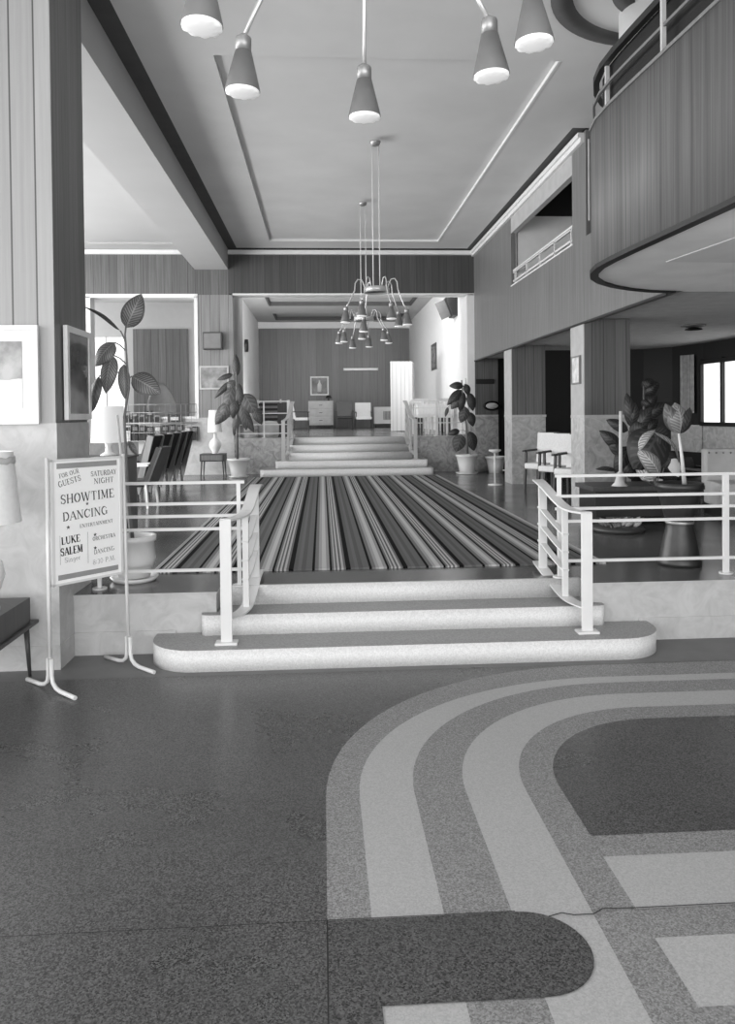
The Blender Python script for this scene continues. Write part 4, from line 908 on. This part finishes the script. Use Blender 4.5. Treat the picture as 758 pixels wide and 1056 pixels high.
# ------------------------------------------------------------------ chairs
def arm_chair(label, loc, rz, shell, pad, frame, w_=.56, h_=.90, d=.55, sh=.42, arms=True, group=None, recline=.14, armh=.62, leg_t=.03, piping=None):
    t = thing('armchair' if arms else 'dining_chair', label, 'chair', loc, rz, group)
    b = mb(); b.box(-w_/2+.02, w_/2-.02, -d/2, d/2-.04, sh-.10, sh, M[pad], .025); b.build('seat', t)
    b = mb(); p0 = Vector((0, d/2-.06, sh-.04)); p1 = Vector((0, d/2-.06+recline, h_))
    b.bar(p0, p1, w_-.05, .07, M[pad], up=(0, 1, 0)); b.build('backrest', t)
    b = mb(); b.bar(p0+Vector((0, .045, 0)), p1+Vector((0, .045, .01)), w_-.03, .025, M[shell], up=(0, 1, 0)); b.build('back_shell', t)
    if piping:
        for sx in (-1, 1): b = mb(); b.bar(p0+Vector((sx*(w_/2-.02), .03, -.25)), p1+Vector((sx*(w_/2-.02), .03, .015)), .028, .10, M[piping], up=(0, 1, 0)); b.build('back_upright', t)
    for sx in (-1, 1):
        for sy in (-1, 1):
            b = mb(); x = sx*(w_/2-.03); y = sy*(d/2-.05)
            top = armh if (arms and sy < 0) else sh-.06
            b.bar((x, y+(.0), top), (x+sx*.015, y+sy*.03, 0), leg_t, leg_t, M[frame], up=(0, 1, 0)); b.build('leg', t)
        if arms:
            b = mb(); x = sx*(w_/2-.01); b.bar((x, -d/2, armh), (x, d/2+.0, armh+.015), .05, .03, M[frame]); b.build('armrest', t)
    return t
first = None
grp = 'dark slatted row of armchairs on the left of the landing'
words = ['nearest of the dark armchairs in the row left of the carpet', 'second from the near end of the dark armchair row left of the carpet', 'third from the near end of the dark armchair row left of the carpet',
         'fourth from the near end, in the dark armchair row left of the carpet', 'farthest dark armchair, at the lamp table end of the row']
for i, yy in enumerate((12.1, 12.95, 13.8, 14.6, 15.4)):
    loc = (-3.02-.02*i, yy, LZ); rz = -PI/2-.25
    if i == 0: first = arm_chair(words[0], loc, rz, 'dark', 'black_leather', 'black', .40, 1.0, .55, .42, True, grp, .24, .60, .035, 'mid_wood')
    else: dup(first, loc, rz, words[i])
arm_chair('pale framed armchair standing nearest the stem of the tall left plant', (-2.70, 11.3, LZ), -PI/2-.1, 'dark_wood', 'black_leather', 'rail', .50, .86, .52, .40, True, None, .2, .60)
first = None; grp = 'white upholstered black armchairs'
words = ['leftmost white and black armchair between the two right columns', 'middle white and black armchair between the two right columns', 'right white and black armchair, half behind the nearest column']
for i, (px, yy) in enumerate(((558, 12.75), (573, 12.1), (590, 11.45))):
    p = at(px, 480, yy); loc = (p.x, yy, LZ); rz = -PI/2+.7
    if i == 0: first = arm_chair(words[0], loc, rz, 'black', 'white_fabric', 'black', .42, .96, .44, .46, True, grp, .06, .66, .035)
    else: dup(first, loc, rz, words[i])
# far room seating
arm_chair('black padded armchair against the far back wall', (at(355.5, 440, 27.5).x, 27.5, UZ), 0, 'black', 'black_leather', 'black', .62, .98, .6, .45, True, None, .1, .62)
arm_chair('white padded armchair with dark arms against the far back wall', (at(375, 440, 27.5).x, 27.5, UZ), 0, 'white', 'white_fabric', 'black', .60, .92, .6, .42, True, None, .1, .58)
t = thing('dresser', 'pale low cabinet with drawers under the framed poster', 'cabinet', (at(331, 440, 28.6).x, 28.6, UZ))
b = mb(); b.box(-.46, .46, -.22, .22, .12, 1.02, M['beige'], .01); b.build('body', t)
for k in range(3):
    b = mb(); b.box(-.42, .42, -.24, -.22, .18+k*.28, .42+k*.28, M['beige'], .01); dr = b.build('drawer', t); b = mb(); b.box(-.06, .06, -.255, -.24, .29+k*.28, .31+k*.28, M['black']); b.build('handle', dr)
for sx in (-.4, .4): b = mb(); b.box(sx-.03, sx+.03, -.2, .2, 0, .12, M['black']); b.build('leg', t)
t = thing('table_lamp', 'small dark lamp standing on the pale cabinet under the poster', 'lamp', (at(339, 418, 28.6).x, 28.55, UZ+1.02))
b = mb(); b.lathe([(.06, 0), (.02, .03), (.015, .14)], (0, 0, 0), M['black'], 12); b.build('base', t); b = mb(); b.lathe([(.13, .10), (.06, .2)], (0, 0, 0), M['black'], 16); b.build('lamp_shade', t)
t = thing('radiator_cabinet', 'long low white heater cabinet right of the two far armchairs', 'heater', (at(397, 440, 28.9).x, 28.9, UZ))
b = mb(); b.box(-.42, .42, -.14, .14, .14, .78, M['white'], .01); b.build('case', t)
for k in range(9): b = mb(); b.box(-.06+k*.05, -.035+k*.05, -.15, -.14, .3, .62, M['dark_band']); b.build('grille_bar', t)
for sx in (-.36, .36): b = mb(); b.box(sx-.02, sx+.02, -.1, .1, 0, .14, M['black']); b.build('leg', t)
t = thing('folding_screen', 'tall pale panelled folding screen in the upper room', 'screen', (at(403, 430, 22.0).x, 22.0, UZ))
xs = [(0, 0), (.62, .0), (.80, 1.0)]
for (xa, ya), (xb, yb) in zip(xs[:-1], xs[1:]):
    b = mb(); b.bar((xa, ya, 1.03), (xb, yb, 1.03), 2.02, .03, M['screen'], up=(0, 1, 0) if False else (0, 0, 1))
    b = mb(); d = Vector((xb-xa, yb-ya)).normalized(); n = Vector((-d.y, d.x))*.015
    b.prism([(xa-n.x, ya-n.y), (xb-n.x, yb-n.y), (xb+n.x, yb+n.y), (xa+n.x, ya+n.y)], .02, 2.02, M['screen']); b.build('panel', t)
# tables and chairs on the right of the upper room
tb = thing('dining_table', 'dark topped table nearest the white tablecloth behind the right upper rail', 'table', (at(441, 440, 20.9).x, 20.95, UZ))
b = mb(); b.box(-.42, .42, -.4, .4, .72, .76, M['black']); b.build('tabletop', tb)
for sx in (-.36, .36):
    for sy in (-.34, .34): b = mb(); b.box(sx-.025, sx+.025, sy-.025, sy+.025, 0, .72, M['black']); b.build('leg', tb)
tc = mb(); tc.box(-.45, .45, -.4, .4, 0, .012, M['white_fabric'])
tc.box(-.46, .46, -.41, -.40, -.34, .012, M['white_fabric']); tc.box(-.46, -.45, -.4, .4, -.30, .012, M['white_fabric']); tc.box(.45, .46, -.4, .4, -.30, .012, M['white_fabric'])
tb2 = thing('dining_table', 'dark legged table under the white cloth behind the right upper rail', 'table', (2.92, 19.9, UZ))
b = mb(); b.box(-.44, .44, -.39, .39, .70, .74, M['dark_wood']); b.build('tabletop', tb2)
for sx in (-.36, .36):
    for sy in (-.3, .3): b = mb(); b.box(sx-.025, sx+.025, sy-.025, sy+.025, 0, .70, M['dark_wood']); b.build('leg', tb2)
tag(tc.build('tablecloth', loc=(tb2.location.x, 19.9, UZ+.742)), 'white cloth over the table behind the right upper rail', 'tablecloth')
def slat_chair(label, loc, rz, group=None):
    t = thing('slatted_chair', label, 'chair', loc, rz, group)
    b = mb(); b.box(-.21, .21, -.21, .21, .42, .45, M['white']); b.build('seat', t)
    for sx in (-.19, .19):
        b = mb(); b.box(sx-.018, sx+.018, -.20, -.165, 0, .42, M['white']); b.build('leg', t)
        b = mb(); b.box(sx-.018, sx+.018, .175, .21, 0, .88, M['white']); b.build('leg', t)
    b = mb(); b.box(-.21, .21, .18, .205, .82, .88, M['white']); b.build('top_rail', t)
    for k in range(4): b = mb(); b.box(-.13+k*.08, -.105+k*.08, .185, .20, .45, .82, M['white']); b.build('slat', t)
    return t
f0 = slat_chair('white slatted chair beside the dark topped table in the upper room', (2.42, 18.9, UZ), PI)
dup(f0, (2.95, 18.7, UZ), PI+.2, 'white slatted chair in front of the cloth covered table in the upper room')
dup(f0, (at(433, 440, 21.6).x, 21.6, UZ), .3, 'white slatted chair nearest the folding screen in the upper room')
# left of the upper room: shelves, chair and dark post
t = thing('slatted_bench', 'dark slatted high bench behind the left upper rail', 'bench', (at(278, 440, 19.0).x, 19.0, UZ))
for k in range(4): b = mb(); b.box(-.26, .26, -.02, .02, .38+k*.12, .44+k*.12, M['black']); b.build('slat', t)
for sx in (-.28, .28): b = mb(); b.box(sx-.02, sx+.02, -.03, .03, 0, .9, M['rail']); b.build('leg', t)
t = thing('round_stool', 'round pale upholstered stool in front of the dark slatted bench', 'stool', (at(277, 447, 18.1).x, 18.02, UZ))
b = mb(); b.lathe([(.22, .0), (.25, .06), (.25, .28), (.2, .36), (.0, .38)], (0, 0, 0), M['beige'], 24, cap=False); b.build('seat', t); b = mb(); b.lathe([(.2, 0), (.2, .02)], (0, 0, 0), M['black'], 24); b.build('base', t)
t = thing('cabinet', 'narrow dark cabinet with one white edge at the head of the far steps', 'cabinet', (at(292.5, 440, 18.3).x, 18.3, UZ))
b = mb(); b.box(-.13, .10, -.15, .15, 0, .80, M['dark_wood']); b.build('body', t); b = mb(); b.box(.10, .15, -.17, .15, 0, .86, M['white']); b.build('side_panel', t)
arm_chair('pale small armchair at the left wall of the upper room', (at(311, 440, 26.0).x, 26.0, UZ), PI/2, 'beige', 'beige', 'black', .55, .85, .55, .42, True, None, .1, .6)

# ------------------------------------------------------------------ lamp table by the pilaster, lamp behind the sign
t = thing('side_table', 'small dark table with thin legs against the marble left of the potted plant', 'table', (at(220, 491, 16.55).x, 16.60, LZ))
b = mb(); b.box(-.26, .26, -.22, .22, .34, .50, M['dark_wood'], .006); b.build('drawer_box', t); b = mb(); b.box(-.22, .22, -.235, -.22, .365, .475, M['mid_wood']); dr = b.build('drawer', t)
for sx in (-.22, .22):
    for sy in (-.18, .18): b = mb(); b.tube([(sx, sy, .34), (sx*1.1, sy*1.1, 0)], .018, M['dark_wood'], 8, r2=.01); b.build('leg', t)
t = thing('table_lamp', 'white gourd lamp with a square white shade on the small dark table', 'lamp', (at(222, 467, 16.6).x, 16.6, LZ+.50))
b = mb(); b.lathe([(.07, 0), (.06, .03), (.125, .14), (.13, .20), (.10, .27), (.035, .34), (.03, .43)], (0, 0, 0), M['ceramic'], 28); b.build('base', t)
b = mb(); b.lathe([(.155, .46), (.125, .93)], (0, 0, 0), M['lamp_shade'], 32, cap=False); b.build('lamp_shade', t)
Yl = 8.2; p = at(112, 470, Yl)
t = thing('sideboard', 'dark cabinet half hidden behind the notice board, carrying the white lamp', 'cabinet', (p.x, Yl, LZ))
b = mb(); b.box(-.42, .24, -.22, .22, .08, p.z-LZ-.02, M['dark_wood'], .006); b.build('body', t); b = mb(); b.box(-.44, .26, -.24, .24, p.z-LZ-.02, p.z-LZ, M['black'], .004); b.build('top', t)
for sx in (-.38, .2): b = mb(); b.box(sx-.03, sx+.03, -.18, .18, 0, .08, M['black']); b.build('foot', t)
t = thing('table_lamp', 'white drum lamp showing just above the notice board', 'lamp', (p.x, Yl, p.z))
b = mb(); b.lathe([(.085, 0), (.08, .015), (.035, .04), (.028, .09), (.04, .14), (.02, .2)], (0, 0, 0), M['ceramic'], 24); b.build('base', t)
b = mb(); b.lathe([(.175, .14), (.160, .52)], (0, 0, 0), M['lit_shade'], 36, cap=False); b.build('lamp_shade', t)
# ------------------------------------------------------------------ leaflet rack in the left opening
ra = at(128, 455, YW-.10); rb = at(203, 418, YW-.10)
t = thing('leaflet_rack', 'wire rack of leaflets on the sill of the left opening', 'rack', (ra.x, YW-.10, ra.z))
RW, RH = rb.x-ra.x, rb.z-ra.z
for zz in (0, .18, .38, .40, .62, .80):
    b = mb(); b.tube([(0, -.05, zz), (RW, -.05, zz)], .007, M['dull_metal'], 5); b.build('wire', t)
for k in range(15):
    b = mb(); b.tube([(RW*k/14, -.05, 0), (RW*k/14, -.05, .80)], .005, M['dull_metal'], 5); b.build('wire', t)
for zz in (0.0, .40): b = mb(); b.box(0, RW, -.05, .085, zz-.012, zz, M['dull_metal']); b.build('shelf', t)
random.seed(5)
shades_ = ['mag1', 'mag2', 'mag3']; names_ = ['dark', 'pale', 'grey']
order = ['first', 'second', 'third', 'fourth', 'fifth', 'sixth', 'seventh', 'eighth', 'ninth', 'tenth']
for row in range(2):
    for k in range(10 if row == 0 else 5):
        j = random.choice((0, 0, 1, 2)) if row == 0 else random.choice((0, 0, 2))
        x = ra.x+.07+k*.163; hh = random.uniform(.29, .36) if row == 0 else random.uniform(.18, .26)
        b = mb(); b.box(-.06, .06, -.014, .014, 0, hh, M[shades_[j]])
        b.box(-.05, .05, -.018, -.014, hh*.66, hh*.9, M[shades_[{0: 2, 1: 0, 2: 1}[j]]])
        sl = random.uniform(-.2, .2)
        o = b.build('leaflet', loc=(x, YW-.09, ra.z+(.001 if row == 0 else .401))); o.rotation_euler = (-.12, 0, 0)
        tag(o, f'{names_[j]} leaflet standing {order[k]} from the left in the {"lower" if row == 0 else "upper"} tier of the rack', 'leaflet', None, None)
        o['group'] = 'leaflets in the wire rack'
t = thing('radio', 'small black radio on the upper tier of the leaflet rack', 'radio', (at(180, 424, YW-.09).x, YW-.09, ra.z+.401))
b = mb(); b.box(-.15, .15, -.03, .06, 0, .17, M['black'], .01); b.build('case', t); b = mb(); b.box(-.09, .09, -.035, -.03, .05, .12, M['mag2']); b.build('dial', t)
b = mb(); b.tube([(-.13, 0, .17), (-.13, 0, .22), (.13, 0, .22), (.13, 0, .17)], .008, M['black'], 6); b.build('handle', t)
# curved pale chair back showing above the rack
t = thing('shell_chair', 'pale shell backed chair seen through the left opening above the radio', 'chair', (at(168, 440, 19.0).x, 19.0, UZ), .5)
b = mb(); n = 10; rows = []
for i in range(n+1):
    tt = i/n; h_ = .38+.95*tt; r_ = .36*math.sin(PI*(.30+.62*tt)); rows.append([b.bm.verts.new((r_*math.cos(a), .05+r_*math.sin(a)*.7+.12*tt, h_)) for a in [math.radians(-20+22*k) for k in range(11)]])
for i in range(n):
    for k in range(10): b.face([rows[i][k], rows[i][k+1], rows[i+1][k+1], rows[i+1][k]], M['beige'], True)
bmesh.ops.solidify(b.bm, geom=b.bm.faces[:], thickness=.02); b.build('backrest', t)
b = mb(); b.lathe([(.28, .34), (.30, .40), (.1, .43)], (0, 0, 0), M['beige'], 24); b.build('seat', t); b = mb(); b.lathe([(.2, 0), (.03, .05), (.03, .34)], (0, 0, 0), M['dull_metal'], 16); b.build('base', t)

# ------------------------------------------------------------------ dining side seating
def sofa(label, loc, rz, w_, m, h_=.82):
    t = thing('sofa', label, 'sofa', loc, rz)
    b = mb(); b.box(-w_/2, w_/2, -.35, .25, .12, .42, M[m], .03); b.build('seat', t)
    b = mb(); b.box(-w_/2, w_/2, .18, .34, .30, h_, M[m], .03); bk = b.build('backrest', t)
    n = int(w_/.09)
    b = mb()
    for k in range(n): b.lathe([(.014, 0), (.008, -.012)], (-w_/2+.05+k*.09, .178, h_-.05), M['mag3'], 8, axis=(0, 1, 0))
    b.build('studs', bk)
    for sx in (-w_/2+.06, w_/2-.06):
        b = mb(); b.box(sx-.03, sx+.03, -.3, .3, 0, .12, M['black']); b.build('foot', t)
    return t
p = at(738, 480, 9.3)
sofa('pale studded bench sofa under the dining window at the right edge', (p.x+.62, 9.3, LZ), -.15, 1.3, 'beige')
arm_chair('black armchair between the urn leaves and the studded sofa', (at(722, 500, 10.9).x, 10.9, LZ), .5, 'black', 'black_leather', 'black', .46, .60, .46, .32, armh=.46)
p = at(672, 492, 10.2)
t = thing('coffee_table', 'low dark table behind the striped leaf plant, holding a white box', 'table', (at(700, 515, 9.9).x-.12, 10.05, LZ))
b = mb(); b.box(-.5, .5, -.3, .3, .29, .325, M['black'], .005); b.build('tabletop', t)
for sx in (-.45, .45):
    for sy in (-.25, .25): b = mb(); b.box(sx-.02, sx+.02, sy-.02, sy+.02, 0, .29, M['black']); b.build('leg', t)
b = mb(); b.box(-.09, .09, -.06, .06, 0, .085, M['white'], .01); tag(b.build('box', loc=(at(675, 500, 9.95).x, 9.95, LZ+.326)), 'small white box lying on the low dark table beside the urn', 'box')
